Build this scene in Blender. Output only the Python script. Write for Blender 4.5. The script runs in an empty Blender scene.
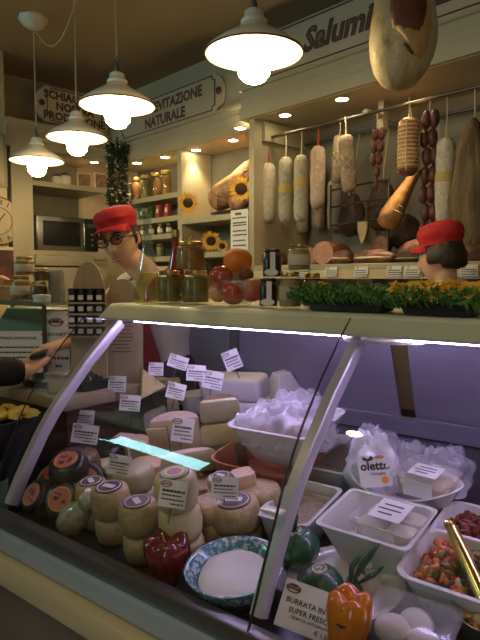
import bpy, bmesh, math, random
from mathutils import Matrix, Vector, Euler, noise as mnoise
random.seed(7)
R = math.radians; PI = math.pi
sc = bpy.context.scene
COL = sc.collection
# ---------------------------------------------------------------- view geometry
F_PX, HOR, EYE = 575.0, 278.0, 1.32
PITCH = math.atan((320-HOR)/F_PX); YAW = R(51.7)
ROOM = R(-8.3)                      # the room is turned a little against the counter
def ray(x, y):
    cx=(x-240)/F_PX; cy=(320-y)/F_PX
    fw=math.cos(PITCH)+cy*math.sin(PITCH); up=-math.sin(PITCH)+cy*math.cos(PITCH)
    l=cx/fw; s,c=math.sin(YAW),math.cos(YAW)
    return Vector((l*s-c, l*c+s, up/fw))
def W(x,y,z): return Vector((0,0,EYE))+ray(x,y)*z
def WY(x,y,Y): r=ray(x,y); return Vector((0,0,EYE))+r*(Y/r.y)
def WH(x,y,h): r=ray(x,y); return Vector((0,0,EYE))+r*((h-EYE)/r.z)
def toB(p): c,s=math.cos(-ROOM),math.sin(-ROOM); return Vector((c*p.x-s*p.y, s*p.x+c*p.y, p.z))
def B(x,y,h=0): c,s=math.cos(ROOM),math.sin(ROOM); return Vector((c*x-s*y, s*x+c*y, h))
def pb(x,y,yb): r=toB(ray(x,y)); k=yb/r.y; return Vector((r.x*k, yb, EYE+r.z*k))
def pl(x,y,xb): r=toB(ray(x,y)); k=xb/r.x; return Vector((xb, r.y*k, EYE+r.z*k))
DY0,DH0,DY1,DH1=.78,.722,1.60,.856
SL=(DH1-DH0)/(DY1-DY0); TILT=math.atan(SL)
def deck_h(y): return DH0+SL*(y-DY0)
def D(x,y,k=0):
    r=ray(x,y); z=(DH0-SL*DY0+k-EYE)/(r.z-SL*r.y); return Vector((0,0,EYE))+r*z
def depth(p): return -p.x*math.cos(YAW)+p.y*math.sin(YAW)
def ppm(p): return F_PX/depth(p)            # pixels per metre there
def deckrot(a=0): return (Matrix.Rotation(TILT,3,'X')@Matrix.Rotation(a,3,'Z')).to_euler()
FACE = math.atan2(.62,.785)                  # yaw that turns a -Y face to the camera

# ---------------------------------------------------------------- mesh builder
class G:
    def __init__(s): s.v=[]; s.f=[]; s.mi=[]
    def add(s,v,f,M=None,mi=0):
        b=len(s.v)
        s.v += [tuple(M@Vector(p)) for p in v] if M is not None else [tuple(p) for p in v]
        s.f += [tuple(i+b for i in q) for q in f]; s.mi += [mi]*len(f)
        return s
    def box(s,c,d,M=None,mi=0,r=0.0,seg=2):
        if r<=0:
            x,y,z=[q/2 for q in d]
            v=[(c[0]+i*x,c[1]+j*y,c[2]+k*z) for i in(-1,1) for j in(-1,1) for k in(-1,1)]
            f=[(0,1,3,2),(4,6,7,5),(0,4,5,1),(2,3,7,6),(0,2,6,4),(1,5,7,3)]
            return s.add(v,f,M,mi)
        bm=bmesh.new(); bmesh.ops.create_cube(bm,size=1)
        for q in bm.verts: q.co=Vector((q.co.x*d[0],q.co.y*d[1],q.co.z*d[2]))
        bmesh.ops.bevel(bm,geom=bm.edges[:],offset=min(r,min(d)*.49),segments=seg,profile=.5,affect='EDGES')
        bm.verts.index_update()
        v=[(q.co.x+c[0],q.co.y+c[1],q.co.z+c[2]) for q in bm.verts]; f=[tuple(q.index for q in a.verts) for a in bm.faces]
        bm.free(); return s.add(v,f,M,mi)
    def lathe(s,prof,n=24,M=None,mi=0,fn=None):
        v=[];f=[]
        for (r,z) in prof:
            for i in range(n):
                a=2*PI*i/n; p=(r*math.cos(a),r*math.sin(a),z)
                v.append(fn(p,a,r,z) if fn else p)
        m=len(prof)
        for j in range(m-1):
            for i in range(n):
                k=(i+1)%n; f.append((j*n+i,j*n+k,(j+1)*n+k,(j+1)*n+i))
        f.append(tuple(range(n-1,-1,-1))); f.append(tuple(range((m-1)*n,m*n)))
        return s.add(v,f,M,mi)
    def tube(s,pts,r,n=8,M=None,mi=0,cap=True):
        pts=[Vector(p) for p in pts]; m=len(pts); rs=r if isinstance(r,(list,tuple)) else [r]*m
        v=[];f=[]; t0=(pts[1]-pts[0]).normalized(); u=t0.orthogonal().normalized()
        for j in range(m):
            t=(pts[min(j+1,m-1)]-pts[max(j-1,0)])
            t=t.normalized() if t.length>1e-9 else t0
            u=(u-t*u.dot(t)); u=u.normalized() if u.length>1e-6 else t.orthogonal().normalized()
            w=t.cross(u)
            for i in range(n):
                a=2*PI*i/n; v.append(pts[j]+(u*math.cos(a)+w*math.sin(a))*rs[j])
        for j in range(m-1):
            for i in range(n):
                k=(i+1)%n; f.append((j*n+i,j*n+k,(j+1)*n+k,(j+1)*n+i))
        if cap: f.append(tuple(range(n-1,-1,-1))); f.append(tuple(range((m-1)*n,m*n)))
        return s.add(v,f,M,mi)
    def ell(s,c,r,nu=24,nv=14,M=None,mi=0,fn=None):
        v=[];f=[]; r=(r,r,r) if not isinstance(r,(tuple,list)) else r
        v.append((0,0,-1))
        for j in range(1,nv):
            b=-PI/2+PI*j/nv
            for i in range(nu):
                a=2*PI*i/nu; v.append((math.cos(b)*math.cos(a),math.cos(b)*math.sin(a),math.sin(b)))
        v.append((0,0,1)); 
        for i in range(nu):
            k=(i+1)%nu; f.append((0,1+k,1+i)); L=1+(nv-2)*nu; f.append((L+i,L+k,len(v)-1))
        for j in range(nv-2):
            for i in range(nu):
                k=(i+1)%nu; f.append((1+j*nu+i,1+j*nu+k,1+(j+1)*nu+k,1+(j+1)*nu+i))
        o=[]
        for p in v:
            q=Vector((p[0]*r[0],p[1]*r[1],p[2]*r[2]))
            if fn: q=fn(q,Vector(p))
            o.append(q+Vector(c))
        return s.add(o,f,M,mi)
    def prism(s,poly,t,M=None,mi=0):      # polygon in XY, thickness along Z 0..t
        n=len(poly); v=[(x,y,0) for x,y in poly]+[(x,y,t) for x,y in poly]
        f=[tuple(range(n-1,-1,-1)),tuple(range(n,2*n))]+[(i,(i+1)%n,n+(i+1)%n,n+i) for i in range(n)]
        return s.add(v,f,M,mi)
    def loft(s,rings,M=None,mi=0,cap=True,closed=True):
        n=len(rings[0]); v=[p for r in rings for p in r]; f=[]
        for j in range(len(rings)-1):
            for i in range(n if closed else n-1):
                k=(i+1)%n; f.append((j*n+i,j*n+k,(j+1)*n+k,(j+1)*n+i))
        if cap: f.append(tuple(range(n-1,-1,-1))); f.append(tuple(range((len(rings)-1)*n,len(rings)*n)))
        return s.add(v,f,M,mi)
    def mesh(s,name,mats,smooth=40):
        me=bpy.data.meshes.new(name); me.from_pydata(s.v,[],s.f)
        for m in (mats if isinstance(mats,(list,tuple)) else [mats]): me.materials.append(m)
        me.polygons.foreach_set('material_index',s.mi)
        bm=bmesh.new(); bm.from_mesh(me); bmesh.ops.recalc_face_normals(bm,faces=bm.faces[:]); bm.to_mesh(me); bm.free()
        if smooth:
            me.polygons.foreach_set('use_smooth',[True]*len(me.polygons))
            if smooth<180: me.set_sharp_from_angle(angle=R(smooth))
        me.update(); return me
    def build(s,name,mats,parent=None,loc=(0,0,0),rot=(0,0,0),smooth=40):
        o=bpy.data.objects.new(name,s.mesh(name,mats,smooth)); COL.objects.link(o)
        o.location=loc; o.rotation_euler=rot
        if parent: o.parent=parent
        return o
def Mt(loc=(0,0,0),rx=0,ry=0,rz=0,s=1):
    return Matrix.Translation(loc)@Euler((rx,ry,rz)).to_matrix().to_4x4()@Matrix.Scale(s,4)
def srect(w,d,r,n=5):                    # rounded rectangle outline
    r=min(r,w/2-1e-4,d/2-1e-4); o=[]
    for cx,cy,a0 in((w/2-r,d/2-r,0),(-w/2+r,d/2-r,90),(-w/2+r,-d/2+r,180),(w/2-r,-d/2+r,270)):
        for i in range(n+1):
            a=R(a0+90*i/n); o.append((cx+r*math.cos(a),cy+r*math.sin(a)))
    return o
def thing(name,label,cat,loc=(0,0,0),rot=(0,0,0),group=None):
    o=bpy.data.objects.new(name,None); COL.objects.link(o); o.empty_display_size=.05
    o.location=loc; o.rotation_euler=rot; return tag(o,label,cat,group)
def tag(o,label,cat,group=None):
    o['label']=label; o['category']=cat
    if group: o['group']=group
    return o
def struct(o): o['kind']='structure'; return o
def copy_tree(o,parent=None):
    c=o.copy(); COL.objects.link(c)
    if parent: c.parent=parent
    for ch in o.children: copy_tree(ch,c)
    return c
_tx={}
def text(g,s,size,M=None,mi=0,bold=0.0,shear=0.0,ext=.0004,align='CENTER'):
    key=(s,bold,shear,align)
    if key not in _tx:
        cu=bpy.data.curves.new('t','FONT'); cu.body=s; cu.size=1; cu.align_x=align; cu.align_y='CENTER'
        cu.offset=bold; cu.shear=shear; cu.resolution_u=2
        ob=bpy.data.objects.new('t',cu); COL.objects.link(ob)
        me=bpy.data.meshes.new_from_object(ob.evaluated_get(bpy.context.evaluated_depsgraph_get()))
        _tx[key]=([tuple(v.co) for v in me.vertices],[tuple(p.vertices) for p in me.polygons])
        bpy.data.objects.remove(ob); bpy.data.curves.remove(cu); bpy.data.meshes.remove(me)
    v,f=_tx[key]
    return g.add([(x*size,y*size,z) for x,y,z in v],f,M,mi)
# ---------------------------------------------------------------- materials
def nt(name):
    m=bpy.data.materials.new(name); m.use_nodes=True; return m,m.node_tree.nodes,m.node_tree.links,m.node_tree.nodes['Principled BSDF']
def mat(name,c,rough=.5,metal=0,c2=None,scale=12,detail=4,bump=0,bscale=None,sub=0,spec=.5,coat=0,stretch=None,lo=.35,hi=.65,emit=None):
    m,N,L,b=nt(name)
    b.inputs['Base Color'].default_value=(*c,1); b.inputs['Roughness'].default_value=rough; b.inputs['Metallic'].default_value=metal
    b.inputs['Specular IOR Level'].default_value=spec; b.inputs['Coat Weight'].default_value=coat
    if sub: b.inputs['Subsurface Weight'].default_value=sub; b.inputs['Subsurface Radius'].default_value=(.02,.01,.006); b.inputs['Subsurface Scale'].default_value=.5
    tc=N.new('ShaderNodeTexCoord'); src=tc.outputs['Object']
    if stretch:
        mp=N.new('ShaderNodeMapping'); mp.inputs['Scale'].default_value=stretch; L.new(src,mp.inputs[0]); src=mp.outputs[0]
    if c2:
        n=N.new('ShaderNodeTexNoise'); n.inputs['Scale'].default_value=scale; n.inputs['Detail'].default_value=detail; L.new(src,n.inputs['Vector'])
        r=N.new('ShaderNodeValToRGB'); r.color_ramp.elements[0].position=lo; r.color_ramp.elements[1].position=hi
        r.color_ramp.elements[0].color=(*c,1); r.color_ramp.elements[1].color=(*c2,1)
        L.new(n.outputs['Fac'],r.inputs[0]); L.new(r.outputs[0],b.inputs['Base Color'])
    if bump:
        n2=N.new('ShaderNodeTexNoise'); n2.inputs['Scale'].default_value=bscale or scale*2; n2.inputs['Detail'].default_value=5; L.new(src,n2.inputs['Vector'])
        bp=N.new('ShaderNodeBump'); bp.inputs['Strength'].default_value=bump; bp.inputs['Distance'].default_value=.01
        L.new(n2.outputs['Fac'],bp.inputs['Height']); L.new(bp.outputs[0],b.inputs['Normal'])
    if emit: b.inputs['Emission Color'].default_value=(*emit[0],1); b.inputs['Emission Strength'].default_value=emit[1]
    return m
def glass(name,tint=(1,1,1),ior=1.45,rough=.0,haze=0,hazec=(1,1,1),gain=1.0):
    m=bpy.data.materials.new(name); m.use_nodes=True; N=m.node_tree.nodes; L=m.node_tree.links; N.clear()
    out=N.new('ShaderNodeOutputMaterial'); t=N.new('ShaderNodeBsdfTransparent'); t.inputs[0].default_value=(*tint,1)
    g=N.new('ShaderNodeBsdfGlossy'); g.inputs['Roughness'].default_value=rough
    fr=N.new('ShaderNodeFresnel'); fr.inputs[0].default_value=ior
    ge=N.new('ShaderNodeNewGeometry'); iv=N.new('ShaderNodeMath'); iv.operation='SUBTRACT'; iv.inputs[0].default_value=1; L.new(ge.outputs['Backfacing'],iv.inputs[1])
    f0=N.new('ShaderNodeMath'); f0.operation='MULTIPLY'; L.new(fr.outputs[0],f0.inputs[0]); L.new(iv.outputs[0],f0.inputs[1])
    mx=N.new('ShaderNodeMixShader'); L.new(f0.outputs[0],mx.inputs[0])
    base=t.outputs[0]
    if haze:
        d=N.new('ShaderNodeBsdfDiffuse'); d.inputs[0].default_value=(*hazec,1); m2=N.new('ShaderNodeMixShader'); m2.inputs[0].default_value=haze
        L.new(t.outputs[0],m2.inputs[1]); L.new(d.outputs[0],m2.inputs[2]); base=m2.outputs[0]
    L.new(base,mx.inputs[1]); L.new(g.outputs[0],mx.inputs[2]); L.new(mx.outputs[0],out.inputs[0]); return m
def emis(name,c,s):
    m=bpy.data.materials.new(name); m.use_nodes=True; N=m.node_tree.nodes; L=m.node_tree.links; N.clear()
    e=N.new('ShaderNodeEmission'); e.inputs[0].default_value=(*c,1); e.inputs[1].default_value=s
    o=N.new('ShaderNodeOutputMaterial'); L.new(e.outputs[0],o.inputs[0]); return m
WARM=(1.0,.74,.42)
M=dict(
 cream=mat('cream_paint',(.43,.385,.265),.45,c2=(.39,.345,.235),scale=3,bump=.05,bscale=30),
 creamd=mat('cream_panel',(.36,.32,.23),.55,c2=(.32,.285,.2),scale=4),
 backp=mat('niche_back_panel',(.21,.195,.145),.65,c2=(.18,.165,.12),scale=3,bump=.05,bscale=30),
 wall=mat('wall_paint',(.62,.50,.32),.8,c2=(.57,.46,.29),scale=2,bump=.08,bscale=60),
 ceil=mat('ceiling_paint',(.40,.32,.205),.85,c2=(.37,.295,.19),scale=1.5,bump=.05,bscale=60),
 floor=mat('floor_tile',(.35,.27,.2),.4,c2=(.28,.21,.15),scale=4),
 sign=mat('sign_board',(.52,.43,.31),.7,c2=(.47,.39,.28),scale=3),
 signl=mat('sign_board_pale',(.60,.51,.36),.7,c2=(.55,.46,.32),scale=3),
 brown=mat('brown_lettering',(.085,.04,.025),.6),
 letter=mat('letter_inner',(.24,.16,.105),.6),
 steel=mat('brushed_steel',(.55,.54,.52),.3,1,c2=(.48,.47,.45),scale=6,stretch=(1,30,30)),
 steeld=mat('dark_steel',(.18,.18,.19),.38,.8),
 rail=mat('rail_metal',(.10,.085,.07),.4,.7),
 black=mat('black_plastic',(.012,.012,.013),.35),
 blackm=mat('black_matte',(.015,.015,.016),.75),
 enamel=mat('white_enamel',(.80,.74,.60),.25,coat=.3),
 ceram=mat('ceramic_white',(.75,.70,.60),.3),
 bulb=emis('bulb_glow',(1.0,.76,.40),70),
 spot=emis('spot_glow',(1.0,.78,.45),60),
 tube=emis('tube_glow',(.66,.50,1.0),62),
 canopy=mat('canopy_aluminium',(.76,.76,.60),.32,.15,c2=(.72,.72,.56),scale=5),
 rear=mat('rear_panel_steel',(.30,.28,.36),.32,.55,c2=(.27,.25,.33),scale=4,stretch=(1,1,25)),
 deck=mat('deck_steel',(.05,.05,.06),.35,.6),
 rib=mat('rib_plastic',(.62,.58,.62),.3,.2),
 white=mat('white_porcelain',(.72,.71,.70),.2,coat=.4),
 whitep=mat('white_plastic',(.70,.69,.68),.35),
 card=mat('card_paper',(.74,.72,.70),.7),
 ink=mat('ink',(.03,.025,.025),.7),
 inkb=mat('logo_brown',(.16,.07,.035),.7),
 glass=glass('case_glass',(.93,.95,.94),1.5,.0),
 bottle=glass('bottle_glass',(.86,.90,.86),1.9,.04,haze=.12,hazec=(.62,.66,.58)),
 jar=glass('jar_glass',(.88,.90,.84),1.35,.02),
 clear=glass('clear_plastic',(.9,.9,.9),1.45,.12,haze=.13),
 bag=glass('bag_film',(.92,.9,.93),1.5,.18,haze=.30,hazec=(.85,.83,.88)),
 wrap=glass('cling_wrap',(.95,.95,.95),1.45,.1,haze=.08),
 gold=mat('gold_lid',(.62,.44,.14),.3,.9,c2=(.5,.36,.12),scale=8),
 brass=mat('brass_ladle',(.80,.60,.22),.2,1),
 red=mat('red_cap',(.55,.018,.022),.75,c2=(.46,.014,.018),scale=40,bump=.15,bscale=300),
 redd=mat('red_cloth',(.33,.02,.03),.8,bump=.1,bscale=200),
 shirt=mat('white_shirt',(.66,.62,.54),.85,c2=(.6,.56,.48),scale=20,bump=.15,bscale=60),
 navy=mat('dark_trousers',(.03,.03,.04),.85),
 skin=mat('skin',(.74,.45,.31),.5,c2=(.69,.40,.27),scale=20,sub=.15),
 hair=mat('dark_hair',(.022,.012,.008),.5,c2=(.045,.022,.013),scale=60,stretch=(1,1,.2),bump=.4,bscale=120),
 lip=mat('lips',(.40,.14,.11),.45),
 eyew=mat('eye_white',(.7,.66,.6),.3),
 jacket=mat('black_jacket',(.012,.012,.014),.8,bump=.2,bscale=60),
 wood=mat('pale_wood',(.46,.33,.17),.55,c2=(.38,.26,.13),scale=5,stretch=(1,1,10)),
 woodg=mat('board_wood',(.46,.34,.19),.6,c2=(.40,.29,.15),scale=6,stretch=(8,1,1)),
 wooddk=mat('dark_wood',(.10,.05,.03),.5,c2=(.07,.035,.02),scale=6,stretch=(1,1,8)),
 counter=mat('counter_base_panel',(.20,.15,.12),.5,c2=(.17,.13,.10),scale=5),
 sill=mat('sill_wood',(.64,.52,.31),.45,c2=(.58,.47,.28),scale=6,stretch=(1,12,12)),
 strip=mat('steel_bumper_strip',(.44,.50,.57),.4,.3,c2=(.41,.47,.54),scale=3),
 terra=mat('terracotta',(.42,.15,.07),.7,c2=(.36,.12,.06),scale=10),
)
# ---------------------------------------------------------------- camera and world
cam=bpy.data.cameras.new('camera'); co=bpy.data.objects.new('camera',cam); COL.objects.link(co); sc.camera=co
cam.sensor_fit='VERTICAL'; cam.sensor_height=24; cam.lens=24*F_PX/640; cam.clip_start=.02
co.location=(0,0,EYE); co.rotation_euler=(PI/2-PITCH,0,PI/2-YAW)
w=bpy.data.worlds.new('world'); sc.world=w; w.use_nodes=True
w.node_tree.nodes['Background'].inputs[0].default_value=(1,.86,.68,1); w.node_tree.nodes['Background'].inputs[1].default_value=.13
sc.view_settings.view_transform='Standard'; sc.view_settings.look='None'; sc.view_settings.gamma=1; sc.view_settings.exposure=-.15
try: sc.view_settings.use_curve_mapping=False
except Exception: pass
sc.cycles.transparent_max_bounces=24; sc.cycles.max_bounces=8
def lamp(name,typ,loc,rot,energy,color,**k):
    l=bpy.data.lights.new(name,typ); l.energy=energy; l.color=color
    for a,b in k.items(): setattr(l,a,b)
    o=bpy.data.objects.new(name,l); COL.objects.link(o); o.location=loc; o.rotation_euler=rot; return o
RR=(0,0,ROOM); DAY=38; COOL_FILL=15; FS=.75  # strengths: window daylight, then the added cool fill and added warm spots
YR,YL,XL,YBK,XBK,CEIL=2.55,2.75,-4.60,3.10,-5.12,3.085
SLW=lambda h:1.32+(h-1.32)*4.60/4.23
HSB,HST,HFB=2.493,2.753,2.302
# ---------------------------------------------------------------- room
struct(G().box((-.9,.1,-.05),(8.6,6.6,.1)).build('floor',M['floor'],rot=RR))
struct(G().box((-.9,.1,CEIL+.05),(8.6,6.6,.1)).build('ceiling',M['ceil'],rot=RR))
struct(G().box((-.9,YBK+.05,CEIL/2),(8.0,.1,CEIL)).build('wall_back',M['wall'],rot=RR))
struct(G().box((XBK-.05,.1,CEIL/2),(.1,6.6,CEIL)).build('wall_left',M['wall'],rot=RR))
struct(G().box((2.6,.1,CEIL/2),(.1,6.4,CEIL)).build('wall_right',M['wall'],rot=RR))

def fascia(g,x0,x1,y,ret=None):     # stepped boarding, profile in (y,h) swept along x
    P=[(y,HST-.02),(y,HSB),(y-.03,HSB),(y-.03,HSB-.018),(y-.012,HSB-.022),(y-.012,HSB-.066),(y-.02,HSB-.070),(y-.02,HSB-.116),(y-.028,HSB-.120),(y-.028,HFB),(y+.10,HFB),(y+.10,HST-.02)]
    g.loft([[(x,a,b) for a,b in P] for x in (x0,x1)])
# ---- alcove with hanging meats (right)
xa0=pb(243,200,YR).x; xa1=1.15
xpost=pb(251.5,200,YR).x
t=thing('display_alcove','wide cream wooden alcove with hanging rails for salami and hams','alcove',B(0,0,0),RR)
ZS=EYE+.03*YR                      # top of the meat shelf
g=G(); fascia(g,xa0,xa1,YR); g.build('fascia_boarding',M['cream'],t,smooth=0)
G().box(((xa0+xa1)/2,(YR+3.06)/2,HFB+.012),(xa1-xa0,3.06-YR,.03)).build('soffit',M['cream'],t,smooth=0)
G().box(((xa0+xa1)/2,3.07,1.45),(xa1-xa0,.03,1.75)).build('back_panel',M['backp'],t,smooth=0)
G().box((xpost,(YR+3.055)/2,(HFB+.45)/2),(.045,3.055-YR,HFB-.45-.0),None).build('side_panel',M['cream'],t,smooth=0).location=(0,0,.225)
G().box(((xa0+xa1)/2+.02,(YR+3.05)/2,ZS-.015),(xa1-xa0-.07,3.05-YR,.03),r=.004).build('shelf',M['cream'],t,smooth=0)
G().box(((xa0+xa1)/2+.02,YR+.012,ZS-.055),(xa1-xa0-.07,.02,.05)).build('price_rail',M['sill'],t,smooth=0)
G().box(((xa0+xa1)/2,(YR+3.05)/2+.03,.45),(xa1-xa0-.04,3.05-YR-.06,.9),r=.01).build('base_cupboard',M['creamd'],t)
yr1=2.68; hr=pb(307,128.5,yr1).z; q=toB(ray(307,150.5)); yr2=min(3.0,(hr-EYE)/q.z*q.y)
for k,y in enumerate((yr1,yr2)): G().tube([(xpost+.03,y,hr),(xa1,y,hr)],.009,10).build('hanging_rail',M['rail'],t)
for px in (359,): 
    xb=pb(px,115,YR+.06).x; G().box((xb,(YR+.08+yr2+.05)/2,HFB-.075),(.034,.05,.15)).build('rail_bracket',M['cream'],t,smooth=0).location=(0,0,0)
    G().box((xb,(yr1+yr2)/2,hr+.012),(.03,yr2-yr1+.03,.02)).build('rail_bracket',M['cream'],t,smooth=0)
G().box((xpost+.035,(yr1+yr2)/2,hr+.03),(.03,yr2-yr1+.12,.12)).build('rail_bracket',M['cream'],t,smooth=0)
# ---- middle shelving (jars and ham cubby)
xm0=XL-.02; xm1=xpost-.03; xdiv=pb(179.5,180,YL).x
t=thing('shelving_unit','cream built-in shelving unit with jar shelves left and ham cubby right','shelves',B(0,0,0),RR)
g=G(); fascia(g,xm0,xa0+.02,YL); g.build('fascia_boarding',M['cream'],t,smooth=0)
G().box(((xm0+xm1)/2,(YL+3.06)/2,HFB+.012),(xm1-xm0,3.06-YL,.03)).build('soffit',M['cream'],t,smooth=0)
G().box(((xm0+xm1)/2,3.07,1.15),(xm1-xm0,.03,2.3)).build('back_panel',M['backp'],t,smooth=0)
G().box((xdiv,(YL+3.05)/2,HFB/2),(.05,3.05-YL,HFB)).build('divider',M['cream'],t,smooth=0)
zham=pb(212,215.5,YL).z
G().box(((xdiv+xm1)/2,(YL+3.05)/2,zham-.02),(xm1-xdiv-.05,3.05-YL,.04)).build('shelf',M['cream'],t,smooth=0)
zlow=pb(205,252,YL).z
G().box(((xdiv+xm1)/2,(YL+3.05)/2,zlow-.02),(xm1-xdiv-.05,3.05-YL,.04)).build('shelf',M['cream'],t,smooth=0)
zj=[pb(150,y,YL).z for y in (196.5,218.5,235,257)]
for z in zj: G().box(((xdiv+xm0)/2,(YL+3.05)/2,z-.02),(xdiv-xm0-.05,3.05-YL,.04)).build('shelf',M['cream'],t,smooth=0)
G().box(((xm0+xm1)/2,(YL+3.05)/2+.02,.5),(xm1-xm0-.05,3.05-YL-.04,.92),r=.01).build('base_cupboard',M['creamd'],t)
# ---- left wall cabinet
yc0=pl(12,200,XL).y; yc1=YL-.03; yp=pl(33,200,XL).y
t=thing('wall_cabinet','tall cream cabinet on the left wall with microwave niche','cabinet',B(0,0,0),RR)
Rz=Matrix.Rotation(PI/2,4,'Z')
g=G(); P=[(a,SLW(b)) for a,b in ((XL-.10,2.47),(XL+.05,2.47),(XL+.05,2.44),(XL+.03,2.42),(XL+.015,2.40),(XL+.015,2.36),(XL+.005,2.35),(XL,2.28),(XL-.10,2.28))]
g.loft([[(a,y,b) for a,b in P] for y in (yc0-.04,yc1)]); g.build('cornice',M['cream'],t,smooth=0)
zshelf=pl(70,184,XL).z; zmw=pl(70,251,XL).z
G().box(((XL+XBK)/2,(yc0+yc1)/2,SLW(2.30)),(XL-XBK,yc1-yc0,.03)).build('top_panel',M['cream'],t,smooth=0)
g=G().box((XL-.02,(yc0+yp)/2,SLW(2.28)/2),(.04,yp-yc0,SLW(2.28))).box((XL-.005,(yc0+yp)/2,SLW(2.2)),(.05,yp-yc0+.02,.05)); g.build('pilaster',M['cream'],t,smooth=0)
G().box(((XL+XBK)/2-.01,yc0+.02,SLW(2.28)/2),(XL-XBK-.03,.04,SLW(2.28))).build('side_panel',M['creamd'],t,smooth=0)
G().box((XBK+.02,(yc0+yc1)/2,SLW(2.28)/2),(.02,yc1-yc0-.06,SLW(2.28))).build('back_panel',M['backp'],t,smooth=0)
for z in (zshelf,zmw): G().box(((XL+XBK)/2,(yp+yc1)/2,z-.02),(XL-XBK-.05,yc1-yp,.04)).build('shelf',M['cream'],t,smooth=0)
dr=G().box((XL-.01,(yp+yc1)/2,zmw-.085),(.025,yc1-yp-.02,.085),r=.004).build('drawer',M['creamd'],t)
G().tube([(XL+.003,(yp+yc1)/2-.05+.25,zmw-.07),(XL+.02,(yp+yc1)/2-.05+.25,zmw-.07),(XL+.02,(yp+yc1)/2+.30,zmw-.07),(XL+.003,(yp+yc1)/2+.30,zmw-.07)],.005,8).build('handle',M['steeld'],dr)
G().box((XL-.02,(yp+yc1)/2,(zmw-.14)/2),(.03,yc1-yp-.02,zmw-.14),r=.004).build('door',M['creamd'],t)

# ---------------------------------------------------------------- signs
def sign(label,loc,rot,L,h,lines,pale,italic=False,ears=True):
    t=thing('shop_sign',label,'sign',loc,rot)
    bm='signl' if pale else 'sign'
    g=G(); o=[(-L/2,-h/2),(L/2,-h/2)]
    if ears: o+= [(L/2+.02+.42*h*math.cos(a)*.5,.42*h*math.sin(a)) for a in [R(x) for x in range(-90,91,15)]]
    o+=[(L/2,h/2),(-L/2,h/2)]
    if ears: o+= [(-L/2-.02+.42*h*math.cos(a)*.5,.42*h*math.sin(a)) for a in [R(x) for x in range(90,271,15)]]
    F=Euler((PI/2,0,0)).to_matrix().to_4x4()
    g.prism(o,.022,Matrix.Translation((0,0,0))@F); g.build('board',M[bm],t,smooth=0)
    g=G(); a,b=L/2-.012,h/2-.012; y=-.0245; bw=.007
    for (x0,z0,x1,z1) in ((-a+.03,b,a-.03,b),(-a+.03,-b,a-.03,-b),(a,-b+.03,a,b-.03),(-a,-b+.03,-a,b-.03)):
        g.box(((x0+x1)/2,y,(z0+z1)/2),(abs(x1-x0)+bw,.004,abs(z1-z0)+bw))
    for sx in(-1,1):
        for sz in(-1,1): g.tube([(sx*(a-.03),y,sz*b),(sx*(a-.028),y,sz*(b-.028)),(sx*a,y,sz*(b-.03))],.0035,6)
    g.build('border',M['brown'],t,smooth=0)
    for s,x,z,sz in lines:
        g=G(); g2=G()
        Mx=Matrix.Translation((x,-.0225,z))@F@(Matrix.Identity(4))
        text(g,s,sz,Mx,bold=.045,shear=.25 if italic else 0,ext=0)
        # slab feet of the letters are suggested by the heavy outline; the pale core sits in front
        Mx2=Matrix.Translation((x,-.0240,z))@F
        text(g2,s,sz,Mx2,bold=-.04,shear=.25 if italic else 0)
        lo=g.build('lettering',M['brown'],t,smooth=0); g2.build('letter_core',M['letter'],lo,smooth=0)
    if ears:
        for sx in(-1,1):
            k=G(); k.lathe([(.0,0),(.026,0),(.028,.008),(.018,.02),(0,.024)],6,Mt((sx*(L/2+.035),-.022,0),rx=PI/2)); k.build('knob',M['brown'],t,smooth=30)
    return t
HC=(HSB+HST)/2; HH=HST-HSB
# left wall sign, facing +x of the room
y0=pl(44,110,XL).y; y1=pl(101,125,XL).y
sign('pale sign with three lines of lettering above the microwave cabinet',B(XL+.01,(y0+y1)/2,SLW(HC)),(0,0,ROOM+PI/2),y1-y0,HH*1.08,[('SCHIACCIATE',0,.078,.088),('NOSTRA',0,-.005,.088),('PRODUZIONE',0,-.088,.088)],True)
x0=pb(124,110,YL).x; x1=pb(219,90,YL).x
sign('brown sign with two lines of lettering above the jar shelves and ham cubby',B((x0+x1)/2,YL-.006,HC),RR,x1-x0,HH,[('A LIEVITAZIONE',.08,.045,.105),('NATURALE',.0,-.062,.105)],False)
x0=pb(248,80,YR).x; xs=pb(338,38,YR).x
sign('long brown sign with flowing italic lettering above the hanging salami',B((x0+1.1)/2,YR-.006,HC),RR,1.1-x0,HH,[('Salumi',xs-(x0+1.1)/2,0,.17),('ILLE',pb(446,5,YR).x-(x0+1.1)/2,-.01,.16)],False,True,False)

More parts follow.
